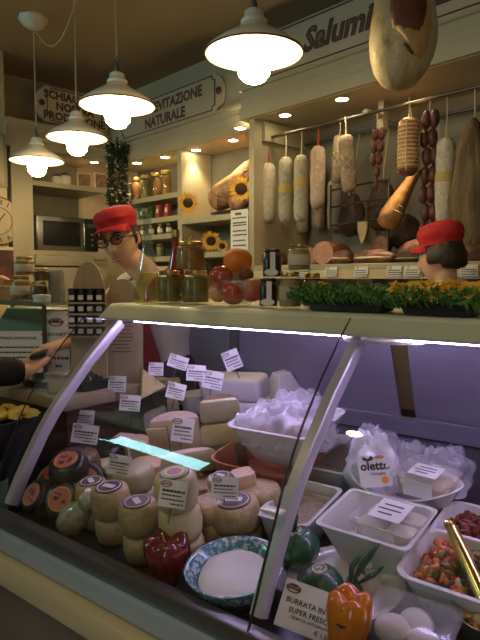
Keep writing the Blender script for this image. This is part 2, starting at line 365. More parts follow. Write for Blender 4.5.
# ---------------------------------------------------------------- pendant lamps
CW=mat('cord_cream',(.55,.46,.28),.7)
def pendant(px,py,z,label,rose=None):
    p=W(px,py,z); t=thing('pendant_lamp',label,'lamp',p,(0,0,0),'enamel pendant lamps over the counter')
    g=G(); Rr=.182
    prof=[(Rr,0),(Rr-.004,.012),(.14,.042),(.085,.075),(.055,.094),(.046,.108),(.042,.108),(.05,.092),(.08,.070),(.135,.037),(Rr-.012,.008),(Rr-.003,-.002)]
    n=48; v=[(r*math.cos(2*PI*i/n),r*math.sin(2*PI*i/n),h) for r,h in prof for i in range(n)]
    f=[(j*n+i,j*n+(i+1)%n,((j+1)%len(prof))*n+(i+1)%n,((j+1)%len(prof))*n+i) for j in range(len(prof)) for i in range(n)]
    G().add(v,f).build('shade',M['enamel'],t,smooth=60)
    G().add(*ring(Rr,.0035,0,48)).build('rim',M['brown'],t)
    G().lathe([(.03,.100),(.048,.104),(.050,.118),(.038,.13),(.036,.150),(.024,.158),(0,.16)],24).build('cap',M['ceram'],t)
    g=G().lathe([(.010,.155),(.014,.17),(.009,.19),(.006,.205),(0,.21)],12)
    g.add(*ring(.014,.0035,0,16),M=Mt((0,0,.222),rx=PI/2)); g.build('hook',M['steeld'],t)
    G().lathe([(.02,.10),(.022,.03),(.02,.018),(0,.018)],20).build('lamp_socket',M['ceram'],t)
    G().lathe([(.012,.03),(.030,.02),(.052,-.005),(.064,-.04),(.058,-.075),(.038,-.098),(.015,-.107),(0,-.109)],32).build('bulb',M['bulb'],t,smooth=180)
    top=CEIL-p.z
    N=40; g=G()
    for ph in (0,PI): g.tube([(.0035*math.cos(i*1.1+ph),.0035*math.sin(i*1.1+ph),.235+(top-.235)*i/120) for i in range(121)],.0028,5)
    g.build('cord',CW,t)
    G().lathe([(.05,top),(.046,top-.03),(.02,top-.06),(0,top-.062)] if not rose else [(.10,top),(.10,top-.012),(.07,top-.055),(.035,top-.075),(0,top-.077)],24 if not rose else 8).build('ceiling_rose',M['ceram'],t)
    return t
def ring(r,t,z,n,m=8):
    v=[((r+t*math.cos(2*PI*j/m))*math.cos(2*PI*i/n),(r+t*math.cos(2*PI*j/m))*math.sin(2*PI*i/n),z+t*math.sin(2*PI*j/m)) for i in range(n) for j in range(m)]
    return v,[(i*m+j,((i+1)%n)*m+j,((i+1)%n)*m+(j+1)%m,i*m+(j+1)%m) for i in range(n) for j in range(m)]
pendant(254,54,2.2,'nearest and largest white enamel pendant lamp, in front of the brown signs')
pendant(117.5,106,2.87,'second white enamel pendant lamp from the front, before the two-line brown sign')
pendant(77,138,3.6,'third white enamel pendant lamp, hanging before the pale three-line sign')
t4=pendant(37,161,4.05,'farthest and smallest white enamel pendant lamp, under the octagonal ceiling rose',True)
# slack flex swagged from the rose to a hook nearer the camera
a=Vector((0,0,CEIL-t4.location.z-.07)); b=W(82,-6,3.6); b.z=CEIL; b=b-t4.location
G().tube([a.lerp(b,i/16)+Vector((0,0,-.24*math.sin(PI*i/16)*(1-.15*i/16))) for i in range(17)],.004,6).build('slack_flex',CW,t4)

# ---------------------------------------------------------------- recessed spots
def spot(px,py,yb,label,e=4,aim=(0,.15,-1),z=None,group='recessed soffit spotlights',pos=None,size=80):
    p=toB(ray(px,py)); z=HFB-.002 if z is None else z
    k=(z-EYE)/p.z; pos=pos or B(p.x*k,p.y*k,z)
    t=thing('recessed_spotlight',label,'spotlight',pos,RR,group)
    G().add(*ring(.038,.005,0,24,6)).build('bezel',M['cream'],t)
    G().lathe([(.035,.002),(.033,-.003),(0,-.004)],20).build('lens',M['spot'],t)
    lamp('soffit_light','SPOT',pos+Vector((0,0,-.02)),Vector(aim).to_track_quat('-Z','Y').to_euler(),e,(1,.72,.38),spot_size=R(size),spot_blend=.7,shadow_soft_size=.03)
spot(285,115,YR,'lit recessed spotlight in the soffit above the white salami')
spot(342,99,YR,'lit recessed spotlight in the soffit left of the hanging ham',5)
spot(240,128,YR,'lit recessed spotlight above the hanging paper notice')
spot(196,150,YL,'lit recessed spotlight over the left side of the ham cubby',20)
spot(233,140,YL,'lit recessed spotlight over the right side of the ham cubby',18)
spot(405,82,YR,'lit recessed spotlight in the soffit hidden behind the hanging ham',95,aim=(.02,.03,-1),size=34)
spot(137,163,YL,'lit recessed spotlight above the preserve jars, nearer the garland',22)
spot(165,157,YL,'lit recessed spotlight above the preserve jars, nearer the divider',26)
qs=pl(94,150,XL-.16); spot(94,150,YL,'lit recessed spotlight in the left wall cabinet over the framed cards',14,pos=B(XL-.16,qs.y,SLW(2.30)-.018))
# ---------------------------------------------------------------- the refrigerated display case
XL0,XR0,XM=-1.335,.62,-.535
GP=[(1.030,1.240),(.998,1.211),(.962,1.175),(.925,1.139),(.890,1.100),(.856,1.060),(.825,1.015),(.793,.96),(.765,.90),(.740,.85),(.718,.80),(.697,.757)]
RP=[(1.105,1.19),(1.07,1.16),(1.037,1.129),(.99,1.088),(.95,1.045),(.91,1.004),(.870,.957),(.838,.912),(.808,.863),(.777,.81),(.748,.752)]
case=thing('deli_display_case','long refrigerated deli case with curved glass front and pale canopy','display case',(0,0,0))
XC=(XL0+XR0)/2; XW=XR0-XL0
g=G(); P=[(1.086,1.2435),(1.080,1.2405),(1.042,1.2085),(1.045,1.203),(1.10,1.203),(1.13,1.206),(1.50,1.225),(1.50,1.2475),(1.092,1.2455)]
g.loft([[(x,a,b) for a,b in P] for x in (XL0-.005,XR0)]); g.build('canopy',M['canopy'],case,smooth=30)
def pane(x0,x1,name):
    pts=GP; n=[]
    g=G(); out=[];inn=[]
    for i,(y,h) in enumerate(pts):
        a=pts[max(i-1,0)]; b=pts[min(i+1,len(pts)-1)]; ty,th=b[0]-a[0],b[1]-a[1]; l=math.hypot(ty,th); out.append((y,h)); inn.append((y-th/l*.006,h+ty/l*.006))
    g.loft([[(x,a,b) for a,b in out]+[(x,a,b) for a,b in reversed(inn)] for x in (x0,x1)])
    return g.build(name,M['glass'],case,smooth=30)
pane(XL0-.014,XM-.003,'glass_panel'); pane(XM+.003,XR0,'glass_panel')
g=G(); g.loft([[(XM+s*.0015,a-.001,b) for a,b in GP]+[(XM+s*.0015,a+.0045,b+.002) for a,b in reversed(GP)] for s in(-1,1)]); g.build('gasket',M['black'],case)
def rib(x):
    w=.0125; g=G(); rings=[]
    for i,(y,h) in enumerate(RP):
        a=RP[max(i-1,0)]; b=RP[min(i+1,len(RP)-1)]; ty,th=b[0]-a[0],b[1]-a[1]; l=math.hypot(ty,th); ny,nz=-th/l,ty/l
        rings.append([(x+sx,y+ny*d,h+nz*d) for sx,d in((-w,.010),(-w*.8,.016),(w*.8,.016),(w,.010),(w,-.010),(w*.8,-.014),(-w*.8,-.014),(-w,-.010))]) 
    g.loft(rings); return g.build('glass_support',M['rib'],case,smooth=50)
ribs=[rib(x) for x in (XL0+.01,XM-.016,.40)]
p=WY(284,511,.80); g=G().box((XM-.016,.79,p.z),(.040,.022,.006),r=.002); g.build('clip',M['ceram'],ribs[1])
hd=[( .090*math.cos(R(a)), .075*math.sin(R(a))) for a in range(180,361,10)]
g=G(); g.prism(hd,.006,Mt((XM+.02,1.150,1.186))); g.lathe([(.006,1.196),(.006,1.206)],10,Mt((XM-.02,1.10,0))); g.lathe([(.006,1.196),(.006,1.206)],10,Mt((XM+.03,1.10,0))); g.build('bracket',M['ceram'],case)
end=[(y,h) for y,h in GP]+[(.72,.74),(1.62,.74),(1.62,1.20),(1.06,1.235)]
g=G(); g.loft([[(x,a,b) for a,b in end] for x in (XL0-.014,XL0-.008)]); g.build('end_glass',M['glass'],case,smooth=0)
g=G(); g.tube([(XL0-.012,y-.002,h+.002) for y,h in GP[1:]],.0018,6); g.build('edge_trim',M['blackm'],case)
# deck, sloping up to the back
g=G(); P=[(.725,DH0-SL*.055),(1.62,DH0+SL*.84),(1.62,DH0+SL*.84-.03),(.725,DH0-SL*.055-.03)]
g.loft([[(x,a,b) for a,b in P] for x in (XL0,XR0)]); g.build('deck',M['deck'],case,smooth=0)
g=G(); g.box((XC,1.615,.885),(XW,.02,.05)); g.build('rear_rail',M['rear'],case,smooth=0)
gap0=WY(381,360,1.63).x; gap1=WY(409,400,1.63).x; rl=WY(168,345,1.63).x
def rearp(x0a,x0b,x1a,x1b,y,z0=.90,z1=1.222):
    g=G(); g.loft([[(x0b,y,z0),(x1b,y,z0),(x1a,y,z1),(x0a,y,z1)],[(x0b,y+.012,z0),(x1b,y+.012,z0),(x1a,y+.012,z1),(x0a,y+.012,z1)]]); return g.build('rear_door',M['rear'],case,smooth=0)
rearp(rl,rl,WY(383,360,1.63).x,WY(399,430,1.63).x,1.64)
rearp(WY(398,360,1.63).x,WY(412,430,1.63).x,XR0,XR0,1.66)
g=G(); g.box((XC,1.652,.45),(XW,.05,.80)); g.build('back_panel',M['counter'],case,smooth=0)
for x in (XL0+.02,XR0-.02): G().box((x,1.648,1.02),(.035,.05,.41)).build('post',M['steeld'],case)
g=G(); g.box((XC,.708,.738),(XW+.03,.03,.036),r=.004); g.build('front_channel',M['steeld'],case)
g=G(); g.box((XC,.70,.695),(XW+.03,.03,.05),r=.008); g.build('bumper_strip',M['strip'],case)
g=G(); g.box((XC,.683,.640),(XW+.03,.045,.056),r=.004); g.build('sill',M['sill'],case)
g=G(); g.box((XC,.72,.33),(XW,.05,.57)); g.build('base_panel',M['counter'],case,smooth=0)
g=G(); g.box((XC,1.2,.03),(XW-.06,.85,.06)); g.build('plinth',M['blackm'],case,smooth=0)
for x in (XL0+.012,XR0-.012): G().box((x,1.18,.38),(.024,.88,.66)).build('side_panel',M['counter'],case,smooth=0)
g=G()
for a,b in ((-1.28,XM-.06),(XM+.07,.36)): g.tube([(a,1.125,1.197),(b,1.125,1.197)],.0055,10)
g.build('light_tube',M['tube'],case)
board=thing('cutting_board','pale wooden board glimpsed through the gap between the rear sliding doors','board',WY(400,445,1.76),(0,0,0))
board.location.z=.90
G().box((0,0,.16),(.20,.02,.32),r=.006).build('board_face',M['wood'],board)
G().box((.0,.02,-.45),(.1,.02,.9)).build('stand',M['wooddk'],board)

# ---------------------------------------------------------------- builders for the food
def ch(c,c2,**k): return mat(k.pop('name','cheese'),c,k.pop('rough',.5),c2=c2,scale=k.pop('scale',30),bump=k.pop('bump',.15),**k)
CH=dict(
 tan=ch((.50,.37,.19),(.36,.25,.12),name='rind_tan',scale=35,bump=.4), cream=ch((.66,.54,.30),(.58,.46,.24),name='paste_cream'),
 pale=ch((.74,.67,.52),(.70,.62,.47),name='paste_pale'), white=ch((.78,.74,.68),(.74,.70,.64),name='paste_white',scale=15),
 pink=ch((.72,.58,.50),(.66,.50,.42),name='rind_pink',rough=.3), peach=ch((.66,.47,.30),(.58,.40,.25),name='rind_peach',rough=.4),
 brown=ch((.18,.105,.06),(.13,.075,.04),name='rind_brown',bump=.5), black=mat('rind_black',(.014,.011,.011),.28,c2=(.03,.022,.02),scale=30,bump=.2),
 yellow=ch((.56,.46,.20),(.50,.40,.16),name='paste_yellow'), green=ch((.37,.33,.18),(.43,.39,.23),name='paste_green',rough=.4),
 redlab=mat('label_red',(.56,.15,.10),.45), darklab=mat('label_dark',(.09,.05,.06),.45,c2=(.16,.10,.11),scale=60), orange=ch((.62,.25,.08),(.5,.18,.06),name='rind_orange'),
)
def puck(g,poly,h,bev=.006,cut=(),miA=0,miB=1,M=None,base=0):
    n=len(poly); cx=sum(p[0] for p in poly)/n; cy=sum(p[1] for p in poly)/n
    rad=max(math.hypot(p[0]-cx,p[1]-cy) for p in poly)
    def ringz(z,ins): k=1-ins/rad; return [(cx+(x-cx)*k,cy+(y-cy)*k,base+z) for x,y in poly]
    rs=[ringz(0,bev),ringz(bev*.3,bev*.3),ringz(bev,0),ringz(h-bev,0),ringz(h-bev*.3,bev*.3),ringz(h,bev)]
    v=[p for r in rs for p in r]; f=[];b=len(g.f)
    for j in range(5):
        for i in range(n): k=(i+1)%n; f.append((j*n+i,j*n+k,(j+1)*n+k,(j+1)*n+i))
    f.append(tuple(range(n-1,-1,-1))); f.append(tuple(range(5*n,6*n))); g.add(v,f,M)
    for j in range(5):
        for i in range(n): g.mi[b+j*n+i]=miB if i in cut else miA
    return g
def circ(r,n=32,a0=0,a1=360,ry=None): 
    m=n if a1-a0>=360 else n+1
    return [(r*math.cos(R(a0+(a1-a0)*i/n)),(ry or r)*math.sin(R(a0+(a1-a0)*i/n))) for i in range(m)]
UPV=Vector((0,-math.sin(TILT),math.cos(TILT)))
def on(px,py,k=0):           # base point on the deck under that sight line, lifted k along the deck normal
    return D(px,py)+UPV*k
def wheel(p,r,h,rind,label,lab=None,a=0,cat='cheese',group=None,rot=None,labtext=True,name='round_cheese',lr=.72,bulge=.06):
    t=thing(name,label,cat,p,rot or deckrot(a),group)
    prof=[(0,0),(r*.82,0),(r*.95,h*.07),(r*(1+bulge*.3),h*.22),(r*(1+bulge),h*.5),(r*(1+bulge*.3),h*.78),(r*.95,h*.93),(r*.82,h),(0,h)]
    sd=random.random()*50
    def fn(q,an,rr,z):
        k=1+.035*mnoise.noise((math.cos(an)*1.3+sd,math.sin(an)*1.3,z*25)); return (q[0]*k,q[1]*k,q[2]+.0025*mnoise.noise((q[0]*40+sd,q[1]*40,0))*(1 if z>0 else 0))
    G().lathe(prof,28,None,0,fn).build('rind',CH[rind],t,smooth=50)
    if lab:
        G().lathe([(0,h+.0005),(r*lr,h+.0005),(r*lr,h+.0025),(0,h+.003)],28).build('paper_label',CH[lab],t)
        if labtext:
            g=G(); g.box((0,0,h+.0035),(r*.7,r*.32,.001)); g.add(*ring(r*lr*.85,.0012,h+.003,24,5)); g.build('label_print',M['card'],t,smooth=0)
    return t
def price_card(px,py,z,wp,hp,roll,label,tilt=14,dyaw=0,lines=3,group=None,pick=True):
    p=W(px,py,z); k=z/F_PX; w,h=wp*k,hp*k
    Mx=Matrix.Rotation(FACE+R(dyaw),3,'Z')@Matrix.Rotation(R(-tilt),3,'X')@Matrix.Rotation(R(roll),3,'Y')
    t=thing('price_card',label,'price card',p,Mx.to_euler(),group)
    G().box((0,0,0),(w,.0012,h)).build('card_sheet',M['card'],t,smooth=0)
    g=G(); F=Matrix.Translation((-w*.30,-.0012,h*.34))@Euler((PI/2,0,0)).to_matrix().to_4x4()
    g.add(*ring(h*.13,h*.018,0,18,5),M=F@Matrix.Diagonal((1.5,.8,1,1))); g.prism([(x*h*.14,y*h*.06) for x,y in ((-1,-.3),(1,-.3),(1,.3),(-1,.3))],.0004,F); g.build('logo',M['inkb'],t,smooth=0)
    g=G(); rnd=random.Random(int(px*7+py))
    for i in range(lines+1):
        z0=h*(.10-i*.155); x=-w*.40 if i!=lines else -w*.05; big=i==0
        xe=w*(.40 if i!=1 else .3)
        while x<xe:
            l=rnd.uniform(.05,.13)*w; 
            g.box((min(x+l/2,xe),-.0011,z0),(min(l,xe-x+.001),.0006,h*(.085 if big else .05))); x+=l+w*.022
    g.build('printed_lines',M['ink'],t,smooth=0)
    if pick: G().tube([(0,.002,-h*.2),(0,.003,-h*.5-.03)],.0015,6).build('pick',M['steeld'],t)
    return t
def tub(name,label,cat,p,w,d,h,flare,material,rc=.02,th=.004,a=0,lip=.004,group=None,bottom=.004,rot=None,part='body'):
    t=thing(name,label,cat,p,rot or deckrot(a),group); g=G(); n=6
    def rg(W_,D_,z): return [(x,y,z) for x,y in srect(W_,D_,rc,n)]
    wb,db=w*flare,d*flare
    rs=[rg(wb*.94,db*.94,0),rg(wb,db,.003)]
    for f in (.33,.66,1): rs.append(rg(wb+(w-wb)*f,db+(d-db)*f,h*f-(.003 if f==1 else 0)))
    rs+= [rg(w+lip*2,d+lip*2,h-.002),rg(w+lip*2,d+lip*2,h),rg(w-th*2,d-th*2,h)]
    for f in (.66,.33): rs.append(rg(wb+(w-wb)*f-th*2,db+(d-db)*f-th*2,h*f))
    rs+= [rg(wb-th*2.2,db-th*2.2,bottom+.004),rg(wb*.9-th*2,db*.9-th*2,bottom)]
    g.loft(rs); g.build(part,material,t,smooth=45); return t
def rbowl(name,label,cat,p,r,h,material,foot=.5,th=.004,rot=None,part='bowl',n=48,inner=None):
    t=thing(name,label,cat,p,rot or deckrot(0)); 
    o=[(0,0),(r*foot,0),(r*foot,h*.06),(r*(foot+.2),h*.22),(r*.88,h*.6),(r*.985,h*.95),(r,h),(r-th*.6,h+.001)]
    i=[(r-th*1.4,h*.97),(r*.86-th,h*.62),(r*(foot+.17)-th,h*.26),(r*foot*.8,h*.12),(0,h*.1)]
    g=G().lathe(o+i,n)
    if inner:
        nb=len(o)-1
        for j in range(nb,len(o)+len(i)-1):
            for q in range(n): g.mi[j*n+q]=1
    g.build(part,[material,inner] if inner else material,t,smooth=50); return t
def heap(g,w,d,z,dome,n,size,cols,round_=False,rs=3,nu=8,nv=6):
    rnd=random.Random(rs)
    for _ in range(n):
        x,y=rnd.uniform(-.5,.5),rnd.uniform(-.5,.5)
        if round_ and x*x+y*y>.25: continue
        e=max(0,1-4*max(abs(x),abs(y))**2) if not round_ else max(0,1-4*(x*x+y*y))
        s=size*rnd.uniform(.6,1.35)
        Mx=Mt((x*(w-size*1.6),y*(d-size*1.6),z+dome*e+rnd.uniform(-.3,.3)*size),rnd.uniform(0,3),rnd.uniform(0,3),rnd.uniform(0,3))
        g.ell((0,0,0),(s,s*rnd.uniform(.45,.8),s*rnd.uniform(.3,.6)),nu,nv,Mx,rnd.choice(cols))
    return g
def bagmesh(w,d,h,seed=1,n=40,rough=.35,peak=None):
    # crumpled film: a folded closed sack
    def fn(q,u):
        nn=mnoise.noise(Vector((u.x*1.8+seed,u.y*1.8,u.z*1.8)))+.6*abs(mnoise.noise(Vector((u.x*4+seed,u.y*4,u.z*4+2))))+.45*abs(mnoise.noise(Vector((u.x*9,u.y*9+seed,u.z*9))))
        k=1+rough*nn
        z=q.z*k
        if z<-h*.30: z=-h*.30
        return Vector((q.x*k,q.y*k,z))
    return G().ell((0,0,h*.3),(w/2,d/2,h*.62),n*2,n,None,0,fn)
# ---------------------------------------------------------------- cheeses
def stackk(*hs): return sum(hs)
TG='small round cheeses along the front of the case'
def col(px,py,r,hs,rind,labels,labs):
    k=0
    for h,l,lb in zip(hs,labels,labs):
        wheel(on(px,py,k),r,h,rind,l,lb,a=random.uniform(-.5,.5),group=TG); k+=h+.0025
col(117,538,.042,[.060,.064],'tan',['small tan cheese wheel at the bottom of its pair, right of the film-wrapped pear-shaped cheese','dark-labelled tan cheese wheel on top of the pair right of the pear-shaped cheese'],[None,'darklab'])
col(98,524,.038,[.052,.056],'tan',['tan cheese wheel lowest in the pair directly behind the film-wrapped pear-shaped cheese','dark-labelled tan cheese wheel, upper of the pair directly behind the wrapped pear-shaped cheese'],[None,'darklab'])
col(145,556,.041,[.060,.064],'tan',['tan cheese wheel under another, just left of the red bell pepper','tan cheese wheel with dark top label, above the one left of the red bell pepper'],[None,'darklab'])
col(186,560,.043,[.056,.066,.070],'cream',['pale cheese wheel lowest of the stack behind the red bell pepper','pale cheese wheel with a red top label, middle of the stack behind the red pepper','pale cheese wheel with a bright multicoloured label, top of the stack behind the red pepper'],[None,'redlab','darklab'])
col(238,540,.053,[.032,.060],'tan',['flat tan cheese wheel under the dark-labelled one behind the blue bowl','broad tan cheese wheel with dark label behind the blue bowl'],[None,'darklab'])
col(214,540,.04,[.054,.04],'tan',['tan cheese wheel half hidden between the red pepper and the blue bowl','low tan cheese wheel on the one between the red pepper and the blue bowl'],[None,None])
col(137,507,.052,[.05,.055],'green',['greenish brown cheese wheel below another in the second row','greenish brown cheese wheel on top of its pair in the second row'],[None,None])
# bright rings on the multicoloured label
top=[o for o in COL.objects if 'multicoloured' in o.get('label','')][0]
for r_,c_ in ((.026,(.2,.4,.2)),(.021,(.75,.55,.1)),(.015,(.35,.12,.3))):
    G().lathe([(0,.0725),(r_,.0725),(r_,.074+(.03-r_)*.05),(0,.074+(.03-r_)*.05)],24).build('label_ring',mat('label_ring',c_,.5),top)
# black rind wheels with red labels, leaning towards the glass
BG='black rind cheeses with round red labels'
def bwheel(px,py,z,nx,nz,r,label,spin=0):
    p=W(px,py,z); nrm=Vector((nx,-1,nz)).normalized(); q=nrm.to_track_quat('Z','Y')
    t=wheel(p-nrm*.045,r,.055,'black',label,'redlab',rot=q.to_euler(),group=BG,lr=.66,labtext=False,bulge=.12)
    F=Matrix.Translation((0,0,.058)); g=G(); g.add(*ring(r*.60,.0012,0,28,5),M=F); g.build('label_ring',CH['yellow'],t)
    g=G(); rnd=random.Random(px)
    for i in range(7): g.box((rnd.uniform(-.3,.3)*r,rnd.uniform(-.28,.28)*r,.0585),(r*rnd.uniform(.1,.3),r*rnd.uniform(.06,.2),.0012),Matrix.Rotation(spin,4,'Z'))
    g.build('label_print',CH['darklab'],t,smooth=0)
    g=G(); text(g,'5',r*.34,Matrix.Translation((r*.12,-r*.1,.0592))); g.build('label_number',M['card'],t,smooth=0) if False else None
    return t
bwheel(62,500,1.345,.45,.75,.046,'black rind cheese with large red label, front right of its heap')
bwheel(35,496,1.375,-.05,.7,.043,'black rind cheese with red label, front left of its heap by the curved support')
bwheel(67,463,1.40,.35,2.2,.046,'black rind cheese lying flatter with red label up, top of the heap')
bwheel(87,480,1.43,.9,.7,.044,'black rind cheese with half-hidden red label behind the wrapped pear-shaped cheese')
bwheel(48,478,1.47,-.2,.9,.043,'black rind cheese mostly hidden in the middle of the heap of black cheeses')
# film wrapped pear shaped cheese
p=on(76,531); t=thing('wrapped_cheese','greenish pear-shaped cheese in shiny film, beside the black rind cheeses','cheese',p+UPV*.036+Vector((.006,-.004,0)),Vector((.55,.10,.62)).to_track_quat('Z','Y').to_euler()); t.scale=(.95,.95,1.12)
def pearfn(q,a,r,z): k=1+.10*mnoise.noise((math.cos(a)*2,math.sin(a)*2,z*40)); return (q[0]*k,q[1]*k,q[2])
G().lathe([(0,-.035),(.022,-.034),(.034,-.022),(.038,-.005),(.034,.018),(.024,.036),(.019,.046),(.024,.056),(.027,.066),(.022,.078),(0,.083)],28,None,0,pearfn).build('cheese_body',mat('film_cheese',(.34,.30,.17),.16,c2=(.50,.46,.30),scale=45,bump=.8,bscale=50,coat=1),t)
G().tube([(0,0,.082),(.004,0,.09),(.002,.004,.10)],[.006,.004,.008],8).build('film_knot',M['wrap'],t)
# cut cheeses of the middle and back rows
def cutc(px,py,k,poly,h,cut,rind,paste,label,a,bev=.006,name='cut_cheese',tilt=0,group=None,film=False):
    p=on(px,py,k)
    rot=(Matrix.Rotation(TILT,3,'X')@Matrix.Rotation(FACE+R(a),3,'Z')@Matrix.Rotation(R(tilt),3,'X')).to_euler()
    t=thing(name,label,'cheese',p,rot,group)
    g=G(); puck(g,poly,h,bev,cut); g.build('cheese_body',[CH[rind],CH[paste]],t,smooth=35)
    return t
def half(r,n=20,ry=None): return [(-r,0)]+[(r*math.cos(R(180-180*i/n)),(ry or r)*math.sin(R(180-180*i/n))) for i in range(1,n)]+[(r,0)]
def rrect(w,d,r=.02): return srect(w,d,r,4)
cut_last=lambda poly:(len(poly)-1,)
P=half(.073); cutc(178,452,0,P,.105,cut_last(P),'pink','peach','large half wheel of cheese with pink waxed rind, behind the wedge in the case middle',4)
P=half(.055,ry=.075); 
cutc(225,473,0,half(.066),.075,cut_last(half(.066)),'brown','brown','dark brown half cheese at the bottom of the stack of three',0,.012)
cutc(226,473,.077,half(.056),.066,cut_last(half(.056)),'brown','yellow','half cheese in the middle of the stack of three, sandy cut face',0,.014)
cutc(227,473,.145,half(.054),.066,cut_last(half(.054)),'brown','green','half cheese on top of the stack of three, greenish cut face with dark rind',3,.014)
t=cutc(193,490,.045,half(.074,ry=.055),.055,cut_last(half(.074)),'pink','green','long half cheese with greenish cut face and pink film, above the blue light streak',10,.016,tilt=-10)
cutc(197,492,-.004,rrect(.13,.08,.03),.03,(),'tan','tan','flat tan cheese slab under the long half cheese with green face',8,.01)
P=[(-.032,0),(.032,0),(.026,.06),(-.026,.06)]
cutc(160,456,0,P,.088,(0,),'brown','peach','brown-skinned upright wedge of cheese left of the large half wheel',-8,.005)
P=half(.048); cutc(136,462,.0,P,.07,cut_last(P),'peach','pale','wrapped half cheese with pink film edge left of the upright wedge',-30,.012)
cutc(121,462,.0,[(-.03,0),(.03,0),(.03,.05),(-.03,.05)],.075,(0,),'pink','yellow','small wrapped yellowish piece of cheese behind the price card by the blue streak',-25,.012)
cutc(108,478,.0,rrect(.09,.07,.03),.05,(),'cream','cream','low pale cheese slab under the wrapped pieces at the left',10,.012)
cutc(150,480,.0,rrect(.11,.09,.04),.058,(),'peach','cream','wide peach-coloured cheese slab in front of the upright wedge',5,.014)
P=[(-.045,0),(.045,0),(.0,.09)]; 
t=cutc(147,398,.02,[(-.045,0),(.045,0),(.0,.085)],.05,(0,),'yellow','yellow','yellow triangular wedge of cheese tipped on edge near the back left',15,.004); t.rotation_euler=(R(78),R(-22),FACE+R(25)); t.location=W(151,393,1.83)
cutc(150,428,0,circ(.062,28),.075,(),'pink','pink','pink waxed cheese wheel under the yellow triangular wedge',0,.014)
cutc(172,404,0,rrect(.085,.075,.018),.095,(),'peach','peach','peach block of cheese under the leftmost tilted price card at the back',5,.01)
cutc(197,412,0,rrect(.095,.08,.03),.075,(),'white','pale','pale rounded block of cheese behind the stack of three',0,.014)
cutc(170,414,0,rrect(.07,.06,.02),.055,(),'pink','pink','small pinkish piece of cheese just behind the large half wheel',0,.01)
def log(px,py,k,L,r,label):
    p=on(px,py,k); t=thing('cheese_log',label,'cheese',p,(Matrix.Rotation(TILT,3,'X')@Matrix.Rotation(R(14),3,'Z')).to_euler(),'white cheese logs')
    g=G(); puck(g,srect(L,r*2.2,.022,6),r*1.7,.015); g.build('cheese_body',CH['white'],t,smooth=50)
log(240,419,0,.22,.045,'long white cheese log underneath the other at the back')
log(238,419,.078,.23,.045,'long white cheese log on top of the other at the back')
cutc(285,411,0,circ(.055,28),.060,(),'pink','pink','pale pink flat cheese disc under the white pyramid',0,.01)
p=on(285,411,.061); t=thing('cheese_pyramid','white truncated pyramid of fresh cheese at the back beside the logs','cheese',p,deckrot(FACE+R(28)))
g=G(); g.loft([[(x*s,y*s,z) for x,y in srect(1,1,.06,3)] for s,z in ((.104,0),(.107,.004),(.050,.076),(.046,.079))]); g.build('cheese_body',CH['white'],t,smooth=30)
# small block on the front group, terracotta tray, basin with bags
p=on(246,520); t=thing('cheese_block','small peach block of cheese behind the rightmost front price card','cheese',W(245,494,1.30),deckrot(FACE+R(20)))
g=G(); puck(g,srect(.052,.05,.012,4),.058,.008); g.build('cheese_body',CH['peach'],t)
p=on(220,505); t=wheel(W(222,487,1.33),.032,.028,'pink','little pink waxed cheese with a printed top behind the rightmost front price card','darklab',name='small_cheese',labtext=True)
wheel(on(262,520),.05,.085,'tan','tall tan cheese wheel supporting the small peach block',None)
wheel(W(222,487,1.33)+UPV*-.08,.038,.078,'tan','tan cheese wheel standing under the little pink waxed cheese',None)
p=on(272,482); t=thing('terracotta_tray','deep terracotta tray carrying the white basin full of bags','tray',p,deckrot(R(2)))
w_,d_,h_=.25,.22,.088
rs=[[(x,y,z) for x,y in srect(w_*k,d_*k,.05,6)] for k,z in ((.86,0),(.93,.006),(.99,h_*.9),(1.02,h_*.92),(1.02,h_),(.97,h_),(.92,.012))]
G().loft(rs).build('body',M['terra'],t,smooth=40)
def tubrim(name,label,px,py,k,w,d,h,flare,material,rc=.02,a=0,base=0,**kw):
    q=D(px,py,k); return tub(name,label,'tub',Vector((q.x,q.y,deck_h(q.y)+base)),w,d,h,flare,material,rc,a=R(a),**kw)
q=D(290,416,.185); tb=tub('white_basin','square flared white basin filled with bagged cheese on the terracotta tray','basin',Vector((q.x,q.y,deck_h(q.y)+.088)),.235,.20,.098,.66,M['white'],.03,a=R(3))
rnd=random.Random(4)
CB=[mat('mozzarella_bag',(.74,.72,.76),.35,c2=(.66,.62,.72),scale=25,bump=.5),M['bag']]
for i,(x,y,z,s,lab) in enumerate(((-.05,-.03,.045,.12,'crumpled clear bag of cheese at the front left of the white basin'),(.05,-.03,.05,.125,'crumpled clear bag of cheese at the front right of the white basin'),(.0,.05,.06,.14,'crumpled clear bag of cheese at the back of the white basin'))):
    Mb=Matrix.Translation(tb.location)@tb.rotation_euler.to_matrix().to_4x4()
    t=thing('cheese_bag',lab,'bag',Mb@Vector((x,y,z)),deckrot(rnd.uniform(0,3)),'bags in the white basin')
    bagmesh(s*1.05,s*.85,.085,i*3+1,20,.55).build('film',M['bag'],t,smooth=60)
    G().ell((0,0,.028),(s*.36,s*.3,.036),20,12).build('cheese',CB[0],t)
    g=G(); F=Mt((0,-s*.32,.035),rx=R(60))
    for j in range(3): g.box((-.02+.016*j,.004*(j%2),.006),(.010,.022,.0015),F)
    g.build('printed_label',CH['redlab'],t)
